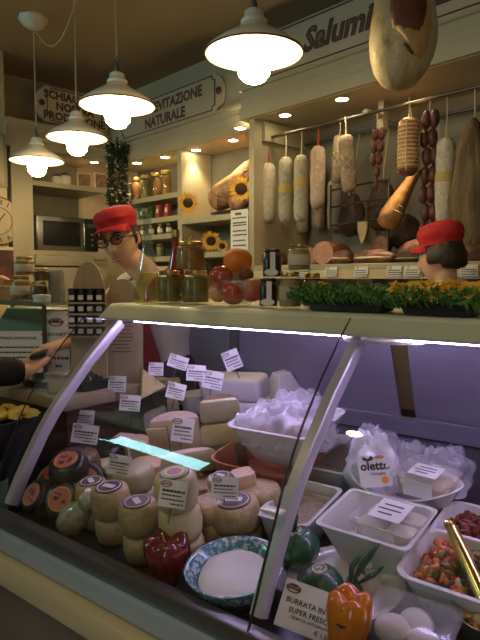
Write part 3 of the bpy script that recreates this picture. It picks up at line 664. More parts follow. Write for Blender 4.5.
# ---------------------------------------------------------------- tubs of the right half
t1=tubrim('food_tub','narrow white tub of cheese spread behind the clear-rimmed tub',343,451,.08,.125,.20,.08,.86,M['white'],.018,2); t1['category']='tub'
def fill(name,label,cat,t,w,d,z,material,bump=.003,kind=True,seed=1):
    Mb=Matrix.Translation(t.location)@t.rotation_euler.to_matrix().to_4x4()
    n=14; v=[];f=[]
    pts=srect(w,d,min(w,d)*.2,5)
    rings=[]
    for k in range(0,8):
        s=1-k/8
        rings.append([(x*s,y*s,z+bump*(1-s*s)+bump*1.2*mnoise.noise((x*s*30+seed,y*s*30,seed)) ) for x,y in pts])
    g=G(); g.loft([[(x,y,z-.02) for x,y in pts]]+rings)
    o=g.build(name,material,None,Mb.to_translation(),t.rotation_euler,smooth=60)
    tag(o,label,cat)
    if kind: o['kind']='stuff'
    return o
SP=mat('olive_spread',(.30,.24,.15),.6,c2=(.22,.17,.10),scale=60,bump=.6)
RIC=mat('ricotta',(.80,.76,.70),.7,c2=(.74,.70,.63),scale=40,bump=.8,bscale=90,sub=.1)
fill('cheese_spread','brownish cheese spread filling the narrow white tub','spread',t1,.098,.165,.060,SP)
t2=tubrim('food_tub','white tub with clear lid edge holding brown pate, behind the curved support',303,499,.07,.120,.17,.07,.86,M['white'],.018,2); t2['category']='tub'
fill('brown_pate','brown pate in the tub behind the curved support','pate',t2,.094,.14,.055,SP,seed=4)
t3=tubrim('square_bowl','large square flared white bowl holding a clear box of ricotta cakes',380,512,.10,.182,.15,.098,.62,M['white'],.014,0); t3['category']='bowl'
q=D(408,482,.075); tb4=thing('boat_bowl','long white boat-shaped bowl with a printed bag and a lidded box','bowl',Vector((q.x,q.y-.02,deck_h(q.y)+.018)),deckrot(R(-2))); tb4.scale=(1.12,1.2,1.05)
def boat(k,z,e=0): return [(x*k, y*k*(1-.25*abs(x/.115)**2), z+e*(abs(x)/.115)**2.2) for x,y in circ(.115,40,ry=.072)]
G().loft([boat(.50,0),boat(.55,.004),boat(.80,.035,.006),boat(.97,.060,.016),boat(1.02,.066,.018),boat(1.0,.069,.018),boat(.96,.066,.018),boat(.78,.038,.006),boat(.5,.012)]).build('bowl',M['white'],tb4,smooth=50)
Q=tb4.location
def clearbox(name,label,p,w,d,h,rot,cont,label_card=True,flare=.85):
    t=thing(name,label,'container',p,rot)
    rs=[]; 
    for k,z in ((flare*.95,0),(flare,.002),(1,h*.92),(1.05,h*.93),(1.05,h),(1.0,h+.003),(.9,h+.004)): rs.append([(x,y,z) for x,y in srect(w*k,d*k,.014,5)])
    G().loft(rs).build('clear_tub',M['clear'],t,smooth=40)
    if label_card:
        G().box((-.0*w,-.0,h+.0052),(w*.5,d*.62,.0008)).build('paper_label',M['card'],t,smooth=0)
        g=G(); 
        for i,l in enumerate((.30,.36,.22)): g.box((-.02*i*w,(.14-.14*i)*d,h+.0059),(w*l,d*.035,.0004))
        g.build('label_print',M['ink'],t,smooth=0)
        G().box((0,-d*.515,h*.60),(w*.5,.0012,h*.78)).build('label_flap',M['card'],t,smooth=0)
    return t
bx=clearbox('plastic_box','clear plastic box with a white label lying in the boat-shaped bowl',W(427,487,1.20)+Vector((0,0,-.012)),.125,.085,.045,deckrot(R(-4)),None)
g=G(); puck(g,srect(.10,.065,.01,4),.026,.006); o=g.build('cheese_slab',CH['peach'],None,bx.location+UPV*.005,bx.rotation_euler); tag(o,'peach cheese slab inside the labelled clear box in the boat bowl','cheese')
# printed bag
t=thing('printed_bag','white plastic bag with bold black lettering and an orange sun, in the boat bowl','bag',W(375,477,1.27)+Vector((0,0,-.025)),deckrot(R(20)))
bagmesh(.105,.075,.13,5,22,.38).build('film',mat('bag_white',(.74,.72,.76),.3,c2=(.66,.63,.72),scale=20,bump=.6,bscale=25,coat=.5),t,smooth=60)
q=W(375,466,1.222)
inv=(Matrix.Translation(t.location)@t.rotation_euler.to_matrix().to_4x4()).inverted()
Fc=Matrix.Translation(q)@(Matrix.Rotation(FACE,4,'Z')@Matrix.Rotation(R(-20),4,'X')@Matrix.Rotation(R(-4),4,'Y')@Matrix.Rotation(PI/2,4,'X'))
G().prism(srect(.072,.064,.008,3),.0015,inv@Fc@Matrix.Translation((.0,-.012,-.003))).build('printed_panel',M['card'],t,smooth=0)
g=G(); text(g,'oletto',.026,inv@Fc@Matrix.Translation((.0,.0,.0)),bold=.03); text(g,'Campagna',.008,inv@Fc@Matrix.Translation((.004,-.016,0)),bold=.02); g.prism([(x*.012,y*.006) for x,y in circ(1,16)],.001,inv@Fc@Matrix.Translation((-.014,.017,0))); g.build('lettering',M['ink'],t,smooth=0)
g=G(); g.prism([((.009 if i%2 else .006)*math.cos(i*PI/10),(.009 if i%2 else .006)*math.sin(i*PI/10)) for i in range(20)],.001,inv@Fc@Matrix.Translation((.018,-.030,0))); g.build('sun_emblem',mat('sun_orange',(.8,.25,.03),.5),t,smooth=0)
g=G(); g.prism([(x*.011,y*.004) for x,y in circ(1,14)],.001,inv@Fc@Matrix.Translation((.012,.018,0))); g.build('logo',CH['redlab'],t,smooth=0)
for i,(px,py,z,s,lab) in enumerate(((405,462,1.36,.14,'crumpled clear bag behind the labelled box'),(440,468,1.30,.13,'crumpled clear bag at the right end behind the boat bowl'),(378,450,1.36,.12,'crumpled clear bag behind the printed white bag'))):
    t=thing('clear_bag',lab,'bag',W(px,py,z)+Vector((0,0,-.045)),deckrot(i),'loose clear bags behind the boat bowl'); bagmesh(s,s*.8,.10,20+i*5,20,.5).build('film',M['bag'],t,smooth=60)
    G().ell((0,0,.02),(s*.33,s*.26,.035),18,10).build('cheese',CB[0],t)
# ricotta box in the square bowl
Mb=Matrix.Translation(t3.location)@t3.rotation_euler.to_matrix().to_4x4()
bx=clearbox('plastic_box','clear lidded box with a white label in the large square bowl',Mb@Vector((.028,.006,.058)),.128,.115,.052,deckrot(R(-2)),None)
for i,(x,y) in enumerate(((-.03,-.022),(.03,-.022),(-.03,.026),(.03,.026))):
    o=puck(G(),srect(.054,.044,.01,4),.034,.007).build('ricotta_cake',CH['pale'],None,bx.location+bx.rotation_euler.to_matrix()@Vector((x,y,.004)),bx.rotation_euler)
    tag(o,['ricotta cake in the front left of the box in the square bowl','ricotta cake in the front right of the box in the square bowl','ricotta cake in the back left of the box in the square bowl','ricotta cake in the back right of the box in the square bowl'][i],'cheese','ricotta cakes in the clear box')
fill('soft_ricotta','white soft cheese lining the large square bowl beside the clear box','cheese',t3,.125,.105,.045,RIC,seed=6)
# sun dried tomatoes, vegetable salad, steel bowl
TOM=[mat('dried_tomato',(.20,.025,.018),.35,c2=(.12,.015,.012),scale=50,coat=.3),mat('dried_tomato_dark',(.13,.02,.015),.3,coat=.3)]
VEG=[mat('carrot_orange',(.60,.20,.05),.35),mat('pepper_red',(.45,.05,.03),.3),mat('olive_green',(.12,.12,.03),.35),mat('onion_cream',(.62,.46,.25),.4),mat('mushroom_brown',(.30,.17,.07),.45)]
t5=tubrim('food_bowl','white square bowl of dark dried tomatoes at the right edge',482,525,.06,.155,.14,.062,.72,M['white'],.03,0); t5['category']='bowl'
o=heap(G(),.13,.12,.045,.016,150,.014,[0,1]).build('dried_tomatoes',TOM,None,t5.location,t5.rotation_euler); tag(o,'heap of dark red dried tomatoes in the right-hand white bowl','vegetables')['kind']='stuff'
t6=tubrim('food_bowl','large white square bowl of mixed vegetable salad with a brass ladle',464,560,.075,.175,.16,.075,.72,M['white'],.03,0); t6['category']='bowl'
o=heap(G(),.15,.138,.056,.016,250,.013,[0,0,1,2,3,4,0]).build('vegetable_salad',VEG,None,t6.location,t6.rotation_euler); tag(o,'mixed carrot, pepper and olive salad in the large white bowl','vegetables')['kind']='stuff'
GRN=mat('dark_greens',(.025,.04,.012),.4,c2=(.05,.06,.02),scale=40)
o=heap(G(),.07,.07,.066,.012,50,.016,[0],True).build('cooked_greens',GRN,None,t6.location+t6.rotation_euler.to_matrix()@Vector((.028,-.02,0)),t6.rotation_euler); tag(o,'dark cooked greens lying under the brass ladle in the salad bowl','vegetables')['kind']='stuff'
# ladle
a=W(450,525,.99); b=W(497,628,.84); t=thing('ladle','polished brass ladle handle resting across the salad bowl','ladle',b)
G().tube([(0,0,0),(a-b)*.3,(a-b)*.7,(a-b)*.96],[.011,.012,.012,.010],14).build('handle',M['brass'],t)
G().add(*ring(.008,.0035,0,20),M=Matrix.Translation((a-b)*1.0)@(a-b).to_track_quat('Y','Z').to_matrix().to_4x4()).build('hanging_loop',M['brass'],t)
d_=(a-b).normalized(); G().lathe([(0,-.022),(.016,-.018),(.026,-.006),(.028,.004),(.026,.004),(.022,-.006),(0,-.018)],20,Matrix.Translation(-d_*.02+Vector((0,0,-.006)))).build('ladle_cup',M['brass'],t)
q=D(494,604,.055); sb=rbowl('steel_bowl','round steel bowl of pink salad cut off by the right edge','bowl',Vector((q.x,q.y,deck_h(q.y))),.062,.055,M['steel'],.6,.002)
o=heap(G(),.10,.10,.032,.01,110,.011,[0,1,3,3],True,rs=9).build('pink_salad',VEG,None,sb.location,sb.rotation_euler); tag(o,'pinkish chopped salad in the round steel bowl','vegetables')['kind']='stuff'
q=D(414,612,.055); cb=clearbox('plastic_tub','clear plastic tub of white cheese beside the orange pepper',Vector((q.x,q.y,deck_h(q.y))),.135,.095,.055,deckrot(R(3)),None,False)
for i,(x,y,s) in enumerate(((-.028,-.012,.027),(.022,-.018,.025),(.0,.02,.026))):
    o=G().ell((0,0,s*.8),(s*1.1,s,s*.8),20,12).build('white_cheese_ball',CH['white'],None,cb.location+cb.rotation_euler.to_matrix()@Vector((x,y,.005)),cb.rotation_euler)
    tag(o,['white cheese ball at the left of the clear tub by the orange pepper','white cheese ball at the right of the clear tub by the orange pepper','white cheese ball at the back of the clear tub by the orange pepper'][i],'cheese','white cheese balls in the clear tub')
q=D(432,580,.05); cb2=clearbox('plastic_tub','dark-filled clear plastic tub between the salad bowl and the cheese tub',Vector((q.x,q.y-.005,deck_h(q.y))),.10,.055,.05,deckrot(R(0)),None,False)
o=heap(G(),.085,.045,.026,.006,40,.010,[0,1]).build('dark_preserve',TOM,None,cb2.location,cb2.rotation_euler); tag(o,'dark preserve in the clear tub below the salad bowl','preserve')['kind']='stuff'
# burrata in green leaves on a plate
q=D(345,581,.02); pl_=thing('white_plate','white plate of leaf-wrapped cheeses behind the orange pepper','plate',Vector((q.x,q.y,deck_h(q.y))),deckrot(0))
G().lathe([(0,0),(.06,0),(.063,.004),(.095,.016),(.108,.022),(.109,.024),(.106,.0245),(.09,.019),(.06,.008),(0,.007)],48).build('plate',M['white'],pl_,smooth=50)
LF=mat('wrap_leaf',(.018,.075,.035),.28,c2=(.035,.13,.06),scale=25,bump=.5,coat=.6)
LFL=mat('leaf_light',(.10,.22,.10),.35)
def burrata(p,r,label,rot,stalk=1):
    t=thing('wrapped_burrata',label,'cheese',p,rot,'burrata wrapped in green leaves')
    def fn(q,u): 
        k=1+.06*math.sin(7*math.atan2(u.y,u.x))*(1-abs(u.z))+.08*mnoise.noise(u*3); return Vector((q.x*k,q.y*k,q.z*k))
    G().ell((0,0,r*.8),(r,r,r*.85),36,18,None,0,fn).build('leaf_wrap',LF,t,smooth=60)
    g=G(); rnd=random.Random(int(r*1e4)); 
    for i in range(9*stalk):
        a=rnd.uniform(0,2*PI); l=rnd.uniform(.6,1.3)*r; sx,sy=math.cos(a)*.35*l,math.sin(a)*.35*l
        pts=[(0,0,r*1.55),(sx*.4,sy*.4,r*1.7+.3*l),(sx*1.2,sy*1.2,r*1.6+.8*l)]
        wd=.008
        v=[];
        for j,(x,y,z) in enumerate(pts):
            ww=(wd*.5,wd,.001)[j]; v+= [(x-ww*math.sin(a),y+ww*math.cos(a),z),(x+ww*math.sin(a),y-ww*math.cos(a),z),(x,y,z+.002)]
        g.loft([v[0:3],v[3:6],v[6:9]])
    g.build('leaf_tuft',LF,t,smooth=60)
    G().add(*ring(r*.30,.003,r*1.58,16,6)).build('tie',CH['yellow'],t)
    return t
burrata(W(300,562,1.07),.043,'large dark green leaf-wrapped burrata with a shiny fold, behind the curved support',(R(10),R(-8),R(20)))
burrata(D(322,592,.03)+Vector((0,.0,-.016)),.040,'green leaf-wrapped burrata lying low on the plate behind the big label',deckrot(.5),0)
burrata(W(352,590,1.0)+Vector((0,.01,-.02)),.026,'small leaf-wrapped burrata with a tall leaf tuft behind the orange pepper',(R(0),R(22),R(10)),1)
t=G().ell((0,0,0),(.024,.02,.022),18,12).build('cheese_piece',M['clear'],None,W(368,578,1.02)); bpy.data.objects.remove(t)
bl=[o for o in COL.objects if o.get('label','').startswith('small leaf-wrapped')][0]
inv=(Matrix.Translation(bl.location)@bl.rotation_euler.to_matrix().to_4x4()).inverted()
g=G()
for (pa,pm,pe,wd) in (((354,580),(364,562),(380,543),.007),((350,582),(352,566),(362,553),.006),((358,584),(372,575),(384,566),.006)):
    A,Bm,C_=W(*pa,.985),W(*pm,.975),W(*pe,.985); s=Vector((math.cos(FACE),math.sin(FACE),-.6)).normalized(); n=Vector((.3,-.4,.2))*.006
    g.loft([[inv@(q+s*w_),inv@(q-s*w_),inv@(q+n)] for q,w_ in ((A,wd*.4),(A.lerp(Bm,.5)+n*.3,wd*.8),(Bm+n,wd),(Bm.lerp(C_,.5)+n*.5,wd*.8),(C_,wd*.15))])
g.build('leaf_blade',LF,bl,smooth=60)
t=thing('bare_burrata','white ball of burrata on the right of the plate','cheese',W(369,582,1.0),deckrot(0)); G().ell((0,0,0),(.023,.022,.022),20,12).build('cheese_ball',CH['white'],t); G().lathe([(.008,.018),(.005,.026),(.009,.034),(0,.036)],10).build('knot',CH['white'],t)
# blue speckled bowl with ricotta
BL=mat('blue_speckle_glaze',(.10,.28,.36),.18,c2=(.62,.68,.66),scale=110,detail=3,coat=.6,lo=.50,hi=.58); BL2=mat('blue_speckle_inside',(.07,.25,.33),.18,c2=(.62,.70,.70),scale=120,detail=3,coat=.6,lo=.50,hi=.58)
q=D(237,561,.06); bb=rbowl('blue_bowl','blue and white speckled pottery bowl of white ricotta near the glass','bowl',Vector((q.x,q.y,deck_h(q.y)-.0)),.094,.058,BL,.5,.006,inner=BL2)
RIC=mat('smooth_ricotta',(.82,.79,.74),.55,c2=(.78,.74,.68),scale=20,bump=.15,bscale=40,sub=.1)
g=G(); g.lathe([(0,.03),(.066,.032),(.070,.040),(.055,.045),(.03,.048),(0,.049)],40,None,0,lambda q,a,r,z:(q[0]*(1+.05*math.sin(3*a)),q[1]*(1+.05*math.sin(3*a+1)),z+.003*mnoise.noise((q[0]*40,q[1]*40,1)))); o=g.build('fresh_ricotta',RIC,None,bb.location,bb.rotation_euler,smooth=60); tag(o,'smooth white ricotta in the blue speckled bowl','cheese')['kind']='stuff'
# peppers
def pepper(p,r,h,material,label,rot,lobes=4,stemmat=None,st=True):
    t=thing('bell_pepper',label,'pepper',p,rot)
    def fn(q,a,rr,z):
        k=1-.13*(abs(math.sin(lobes*a/2))**.6-.6)*-1
        k=.90+.11*abs(math.cos(lobes*a/2))**.6+.03*mnoise.noise((math.cos(a),math.sin(a),z*30)); return (q[0]*k,q[1]*k,q[2]-(.012*abs(math.cos(lobes*a/2)) if z<h*.05 else 0)+(.10*h*abs(math.cos(lobes*a/2)) if z>h*.8 and rr>r*.25 else 0))
    G().lathe([(0,.006),(r*.35,0),(r*.62,.002),(r*.80,h*.10),(r*.90,h*.3),(r,h*.55),(r*1.04,h*.75),(r*.95,h*.90),(r*.70,h*.97),(r*.38,h*.93),(0,h*.86)],56,None,0,fn).build('flesh',material,t,smooth=70)
    if st: G().tube([(0,0,h*.84),(.003,0,h*.98),(.008,.004,h*1.08)],[.009,.005,.0065],10).build('stem',mat('pepper_stem',(.10,.14,.04),.5),t)
    return t
RP_=mat('red_pepper_skin',(.20,.006,.014),.14,c2=(.15,.004,.010),scale=10,coat=.8)
OP_=mat('orange_pepper_skin',(.74,.22,.012),.16,c2=(.66,.17,.01),scale=8,coat=.8)
q=on(171,577); pepper(q,.045,.088,RP_,'glossy dark red bell pepper standing in front of the cheese wheels',deckrot(R(50)),4,st=False)
pp=pepper(W(346,640,.86)+Vector((0,0,-.016)),.0345,.092,OP_,'orange bell pepper standing at the glass beside the big label',(R(4),R(3),R(38)),4,st=False)
G().tube([(-.024,-.0265,.062),(-.016,-.0315,.061),(-.008,-.0335,.0635)],[.001,.0025,.001],8).build('scar',M['ink'],pp)
# ---------------------------------------------------------------- price cards
for a in ((178,362,1.78,20,13,17,'white price card tilted right, highest at the back left'),
 (196,373,1.70,19,16,4,'bright white price card above the pale rounded block'),
 (213,380,1.66,20,18,12,'greyish price card leaning on the white logs, left of their bright end'),
 (232,360,1.74,17,20,-22,'steeply tilted price card standing above the white logs'),
 (176,391,1.62,19,16,13,'price card on the pink cheese just behind the large half wheel'),
 (156,369,1.80,15,13,2,'small price card behind the yellow triangular wedge'),
 (130,403,1.62,21,16,4,'price card above the wrapped half cheese, left of the pink waxed wheel'),
 (117,384,1.75,18,16,2,'price card against the pale wooden board, upper left of the cheeses'),
 (129,361,1.88,15,15,3,'faint price card highest on the left, on the tall pale board'),
 (81,417,1.66,27,14,3,'price card at far left partly behind another card'),
 (85,434,1.56,27,19,7,'large price card at far left standing in front of another card'),
 (119,465,1.36,23,20,9,'price card over the dark-labelled tan wheels left of the light streak'),
 (183,430,1.52,22,24,7,'large price card stuck on the face of the large half wheel'),
 (173,494,1.075,28,27,9,'price card leaning on the stack behind the red bell pepper'),
 (225,488,1.20,28,22,3,'price card before the small peach block, near the blue bowl')):
    price_card(*a,group='cheese price cards')
# the big burrata label
t=thing('price_sign','large white label for burrata leaning at the front glass beside the orange pepper','price sign',W(309,611,.92))
Mx=Matrix.Rotation(FACE+R(-10),3,'Z')@Matrix.Rotation(R(-38),3,'X')@Matrix.Rotation(R(14),3,'Y'); t.rotation_euler=Mx.to_euler()
w_,h_=.124,.076
G().box((.012,0,0),(w_,.0015,h_)).build('card_sheet',M['card'],t,smooth=0)
F=Euler((PI/2,0,0)).to_matrix().to_4x4()
g=G()
for s,x,z,sz,bo in (('BURRATA IN FOG',.006,.006,.0118,.02),('SUPER FRESCA',.004,-.008,.0115,.02),('CREMOSA ARTIGIANALE',.006,-.018,.0062,.01),('\u20ac 1,50',.03,-.029,.010,.02)): text(g,s,sz,Matrix.Translation((x,-.0012,z))@F,bold=bo)
g.build('lettering',M['ink'],t,smooth=0)
g=G(); Fl=Matrix.Translation((-.034,-.0012,.025))@F; g.add(*ring(.0075,.0012,0,24,5),M=Fl@Matrix.Diagonal((1.5,.85,1,1))); g.prism([(-.010,-.002),(.010,-.002),(.010,.0012),(-.010,.0012)],.0005,Fl); g.prism([(x*.007,.002+abs(y)*.0035) for x,y in circ(1,14,0,180)],.0005,Fl); g.build('logo',M['inkb'],t,smooth=0)
wheel(on(80,487),.062,.10,'brown','dark brown cheese drum under the two price cards at far left')
wheel(on(108,462),.06,.06,'black','black rind cheese lying flat behind the dark brown drum',a=.3)
# ---------------------------------------------------------------- hanging meats (room frame)
def rb(px,py,yb): return pb(px,py,yb)
def rw(v): return B(v.x,v.y,v.z)
SAL=dict(
 white=mat('salami_white',(.56,.52,.43),.75,c2=(.44,.38,.30),scale=45,bump=.35,lo=.42,hi=.7),
 grey=mat('salami_grey',(.44,.42,.33),.75,c2=(.32,.29,.22),scale=40,bump=.35,lo=.42,hi=.7),
 pinkw=mat('salami_pinkish',(.54,.43,.35),.7,c2=(.42,.31,.25),scale=45,bump=.35),
 dark=mat('salami_dark',(.10,.035,.025),.5,c2=(.16,.07,.05),scale=40,bump=.4),
 net=mat('salami_netted',(.36,.28,.20),.7,c2=(.26,.19,.13),scale=40,bump=.4),
 rope=mat('salami_golden',(.55,.28,.10),.45,c2=(.38,.15,.05),scale=35,bump=.4),
 red=mat('sausage_red',(.075,.014,.012),.45,c2=(.13,.04,.03),scale=40,bump=.3),
)
STR=mat('meat_string',(.46,.40,.28),.8); REDS=mat('red_twine',(.36,.04,.03),.8); YB=mat('yellow_band',(.50,.36,.08),.6)
def hang(px,y0,y1,wpx,yb,kind,label,band=None,cord='STR',ytop=None,group='hanging salami',tilt=0,knot=True):
    top=rb(px,y0,yb); bot=rb(px,y1,yb); L=top.z-bot.z; k=1/ppm(rw(top)); r=wpx*k/2
    t=thing('salami',label,'salami',rw(bot),(0,R(tilt),ROOM),group)
    sd=random.random()*40
    prof=[(0,0),(r*.35,.003),(r*.7,L*.025),(r*.92,L*.07),(r,L*.16)]+[(r*(1+.03*math.sin(i*1.3+sd)),L*(.16+.68*i/8)) for i in range(1,8)]+[(r,L*.86),(r*.9,L*.94),(r*.6,L*.985),(r*.2,L),(0,L)]
    def fn(q,a,rr,z): n=1+.06*mnoise.noise((math.cos(a)*1.2+sd,math.sin(a)*1.2,z*14)); return (q[0]*n,q[1]*n,q[2])
    body=G().lathe(prof,24,None,0,fn).build('casing',SAL[kind],t,smooth=70)
    hr_=hr+.012-bot.z
    C=REDS if cord=='REDS' else STR
    G().tube([(0,0,L*.985),(.002,0,L+(hr_-L)*.5),(0,0,hr_)],[r*.25,.004,.003] if cord=='REDS' else [.006,.003,.003],7).build('string',C,t)
    if band: 
        zz=bot.z; zb=rb(px,band,yb).z-zz; G().lathe([(r*1.02,zb-.022),(r*1.06,zb-.02),(r*1.06,zb+.02),(r*1.02,zb+.022)],24).build('band',YB,t)
    if knot: G().ell((0,0,-.004),(.007,.007,.008),8,6).build('knot',C,t)
    return t,L,r
y1_,y2_=yr1,yr2
hang(268,163,223,15,y1_,'white','white salami on red twine, leftmost of the hanging row',cord='REDS')
hang(285.5,157,223,14,y1_,'grey','grey-white salami with a yellow band, second from the left of the row',190)
hang(301,155,222,14.5,y1_,'grey','grey-white salami with a yellow band, third from the left of the row',183)
hang(317.5,146,209,14.5,y1_,'pinkw','pinkish salami on red twine, hanging a little higher than the banded pair',cord='REDS')
hang(268,190,240,13,y2_,'dark','dark salami half hidden behind the leftmost white salami')
hang(284,190,233,15,y2_,'grey','grey salami behind and below the first banded salami')
hang(301,195,235,15,y2_,'grey','grey salami behind and below the second banded salami')
hang(318,165,230,13,y2_,'pinkw','pinkish salami behind the one on red twine')
hang(334,180,231,14,y2_,'grey','long shadowed salami under the netted pair')
def netted(px,y0,y1,wpx,yb,label,tilt):
    t,L,r=hang(px,y0,y1,wpx,yb,'net',label,tilt=tilt,group='netted salami pair')
    g=G()
    for s in(-1,1):
        for ph in range(6): g.tube([((r*1.05*min(1,math.sin(PI*min(max(u/20,.03),.97))**.4))*math.cos(s*u*.32+ph*PI/3),(r*1.05*min(1,math.sin(PI*min(max(u/20,.03),.97))**.4))*math.sin(s*u*.32+ph*PI/3),L*(.02+.96*u/20)) for u in range(21)],.0022,5)
    g.build('netting',STR,t)
netted(337,135,184,12,y1_+.05,'netted salami, darker and left of the netted pair',3)
netted(349.5,134,193,15,y1_-.01,'pale netted salami curving right beside the darker netted one',-5)
def chain(px,y0,y1,wpx,yb,n,kind,label,tail=True,cols=1,dx=0):
    top=rb(px,y0,yb); bot=rb(px,y1,yb); k=1/ppm(rw(top)); r=wpx*k/2
    t=thing('sausage_string',label,'sausages',rw(bot),RR,'strings of small sausages'); L=top.z-bot.z; l=L/n
    for i in range(n):
        z=l*(i+.5); x=(.35*r*math.sin(i*2.1)); rr=r*(1 if not tail else (.45+.55*min(1,(i+1)/(n*.55))))
        for c in range(2 if (cols==2 and (i>n*.3 or not tail)) else 1):
            xx=x+(c-.5)*r*1.5 if (cols==2 and (i>n*.3 or not tail)) else x
            G().ell((xx,.01*c,z),(rr,rr,l*.52),14,10,Mt((0,0,0))).build('sausage',SAL[kind],t,smooth=180)
    G().tube([(0,0,L*.97),(0,0,hr+.012-bot.z)],.003,6).build('string',STR,t)
chain(376,128,190,7.5,y1_,5,'red','string of small dark sausages doubled at the top, left of the golden salami',True,2)
chain(427,110,240,10,y1_,7,'red','long doubled string of dark red sausages right of the golden spotlit salami',False,2)
# golden roped salami
t,L,r=hang(408,118,175,20,y1_-.06,'rope','golden string-bound salami lit by a spotlight',group='string-bound salami',knot=False)
g=G()
for i in range(13):
    z=L*(.08+.84*i/12); rr=r*(1.03 if 0<i<12 else .86); g.add(*ring(rr,.0035,z,22,5))
for a in (0,PI/2,PI,3*PI/2): g.tube([(r*1.04*s*math.cos(a+.3),r*1.04*s*math.sin(a+.3),L*u) for s,u in((.5,.01),(.9,.07),(1,.3),(1,.7),(.9,.93),(.4,.99))],.003,5)
g.build('binding_string',mat('binding_twine',(.74,.60,.36),.7),t)
G().lathe([(0,-.004),(r*.5,-.003),(r*.86,L*.04),(r*.98,L*.10),(r*.9,L*.11)],22).build('dark_end',SAL['dark'],t)
hang(444,138,225,19,y1_+.03,'white','big white salami with a yellow tag above the red-capped woman',178)
t=[o for o in COL.objects if o.get('label','').startswith('big white salami')][0]
hang(436,190,250,14,y2_,'grey','shadowed salami partly behind the big white one')
# straw wrapped meat at the right edge
top=rb(470,118,y1_); bot=rb(470,262,y1_)
t=thing('straw_wrapped_ham','large brown ham wrapped in straw and string at the right edge','ham',rw(bot),RR)
L=top.z-bot.z
def hamfn(q,u): n=1+.15*mnoise.noise(u*2.2+Vector((3,1,0)))+.05*mnoise.noise(u*7); return Vector((q.x*n*(1-.35*max(u.z,0)),q.y*n,q.z))
G().ell((0,0,L*.5),(.105,.09,L*.5),32,22,None,0,hamfn).build('meat',mat('straw_ham',(.09,.055,.028),.8,c2=(.20,.14,.07),scale=30,stretch=(1,1,.15),bump=1,bscale=60),t,smooth=60)
g=G(); rnd=random.Random(2)
for i in range(90):
    a=rnd.uniform(0,2*PI); z=rnd.uniform(.05,.95)*L; rr=.10*math.sqrt(max(.05,1-((z/L-.5)*2)**2))*1.03; dz=rnd.uniform(.03,.10)
    g.tube([(rr*math.cos(a),rr*math.sin(a)*.85,z),((rr+.008)*math.cos(a+.08),(rr+.008)*math.sin(a+.08)*.85,z-dz*.5),((rr+.012*rnd.random())*math.cos(a+.15),(rr)*math.sin(a+.15)*.85,z-dz)],.0013,4)
g.build('straw',mat('straw',(.28,.21,.10),.8),t)['kind']='stuff'
G().tube([(0,0,L*.97),(.004,0,L*1.03),(0,0,hr+.012-bot.z)],.004,7).build('string',STR,t)
# bound ham leg behind
a=rb(418,168,2.78); b=rb(384,228,2.72)
t=thing('cured_ham','orange-brown ham leg hanging slantwise below the golden salami','ham',rw(a),RR,None)
dv=b-a; T_=dv.to_track_quat('Z','Y').to_matrix().to_4x4(); L=dv.length
G().lathe([(0,0),(.022,.004),(.028,L*.1),(.034,L*.3),(.050,L*.55),(.062,L*.78),(.052,L*.95),(.02,L*1.0),(0,L)],24,T_,0,lambda q,an,r,z:(q[0]*(1+.1*mnoise.noise((math.cos(an),math.sin(an),z*9))),q[1],q[2])).build('rind',mat('ham_rind',(.42,.21,.07),.45,c2=(.26,.12,.04),scale=18,bump=.4),t,smooth=70)
G().tube([(0,0,-.005),(.0,.0,.05),(0,yr1+.0-a.y,hr+.012-a.z)],.003,6).build('string',STR,t)
g=G(); 
for i in range(4): g.add(*ring(.058-.005*abs(i-1.5),.003,L*(.6+.09*i),20,5),M=T_)
g.build('string_binding',STR,t)
t=thing('wire_rack','dark wire rack with hooks behind the pointed wooden tag','rack',rw(rb(358,234,2.80)).xyz,RR); 
g=G(); z0=ZS-t.location.z
for px_ in (-.20,.20): g.tube([(px_,0,z0),(px_,0,.30)],.006,8)
for z in (.06,.17,.27): g.tube([(-.20,0,z),(.20,0,z+.02)],.006,8)
g.build('frame',M['rail'],t)
# paddle tag hung on it
p=rb(363,233,2.62); t=thing('wooden_tag','pointed pale wooden tag hanging over the cured meats','tag',rw(p),RR)
g=G(); g.prism([(-.030,.055),(-.024,.06),(.024,.06),(.030,.055),(.028,.01),(.012,-.04),(0,-.062),(-.012,-.04),(-.028,.01)],.010,Mt((0,0,0),rx=PI/2)); g.build('blade',M['wood'],t,smooth=30)
G().tube([(0,-.005,.058),(0,.02,.09),(0,.17,.16)],.0018,6).build('cord',M['wooddk'],t)
# dark hams behind on the wall
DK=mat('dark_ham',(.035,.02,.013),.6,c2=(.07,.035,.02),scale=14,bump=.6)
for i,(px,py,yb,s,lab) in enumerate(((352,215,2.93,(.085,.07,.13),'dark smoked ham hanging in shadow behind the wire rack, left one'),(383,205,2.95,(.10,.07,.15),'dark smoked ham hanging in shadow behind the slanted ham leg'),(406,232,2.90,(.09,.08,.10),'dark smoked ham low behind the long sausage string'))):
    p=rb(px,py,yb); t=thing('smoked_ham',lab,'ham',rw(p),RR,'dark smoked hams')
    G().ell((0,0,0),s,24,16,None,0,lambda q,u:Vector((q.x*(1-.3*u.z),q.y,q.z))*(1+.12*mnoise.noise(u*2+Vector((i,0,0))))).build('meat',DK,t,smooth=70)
    G().tube([(0,0,s[2]*.9),(0,0,s[2]+.05),(0,yr2-yb,hr+.01-p.z)],.0035,6).build('string',STR,t)
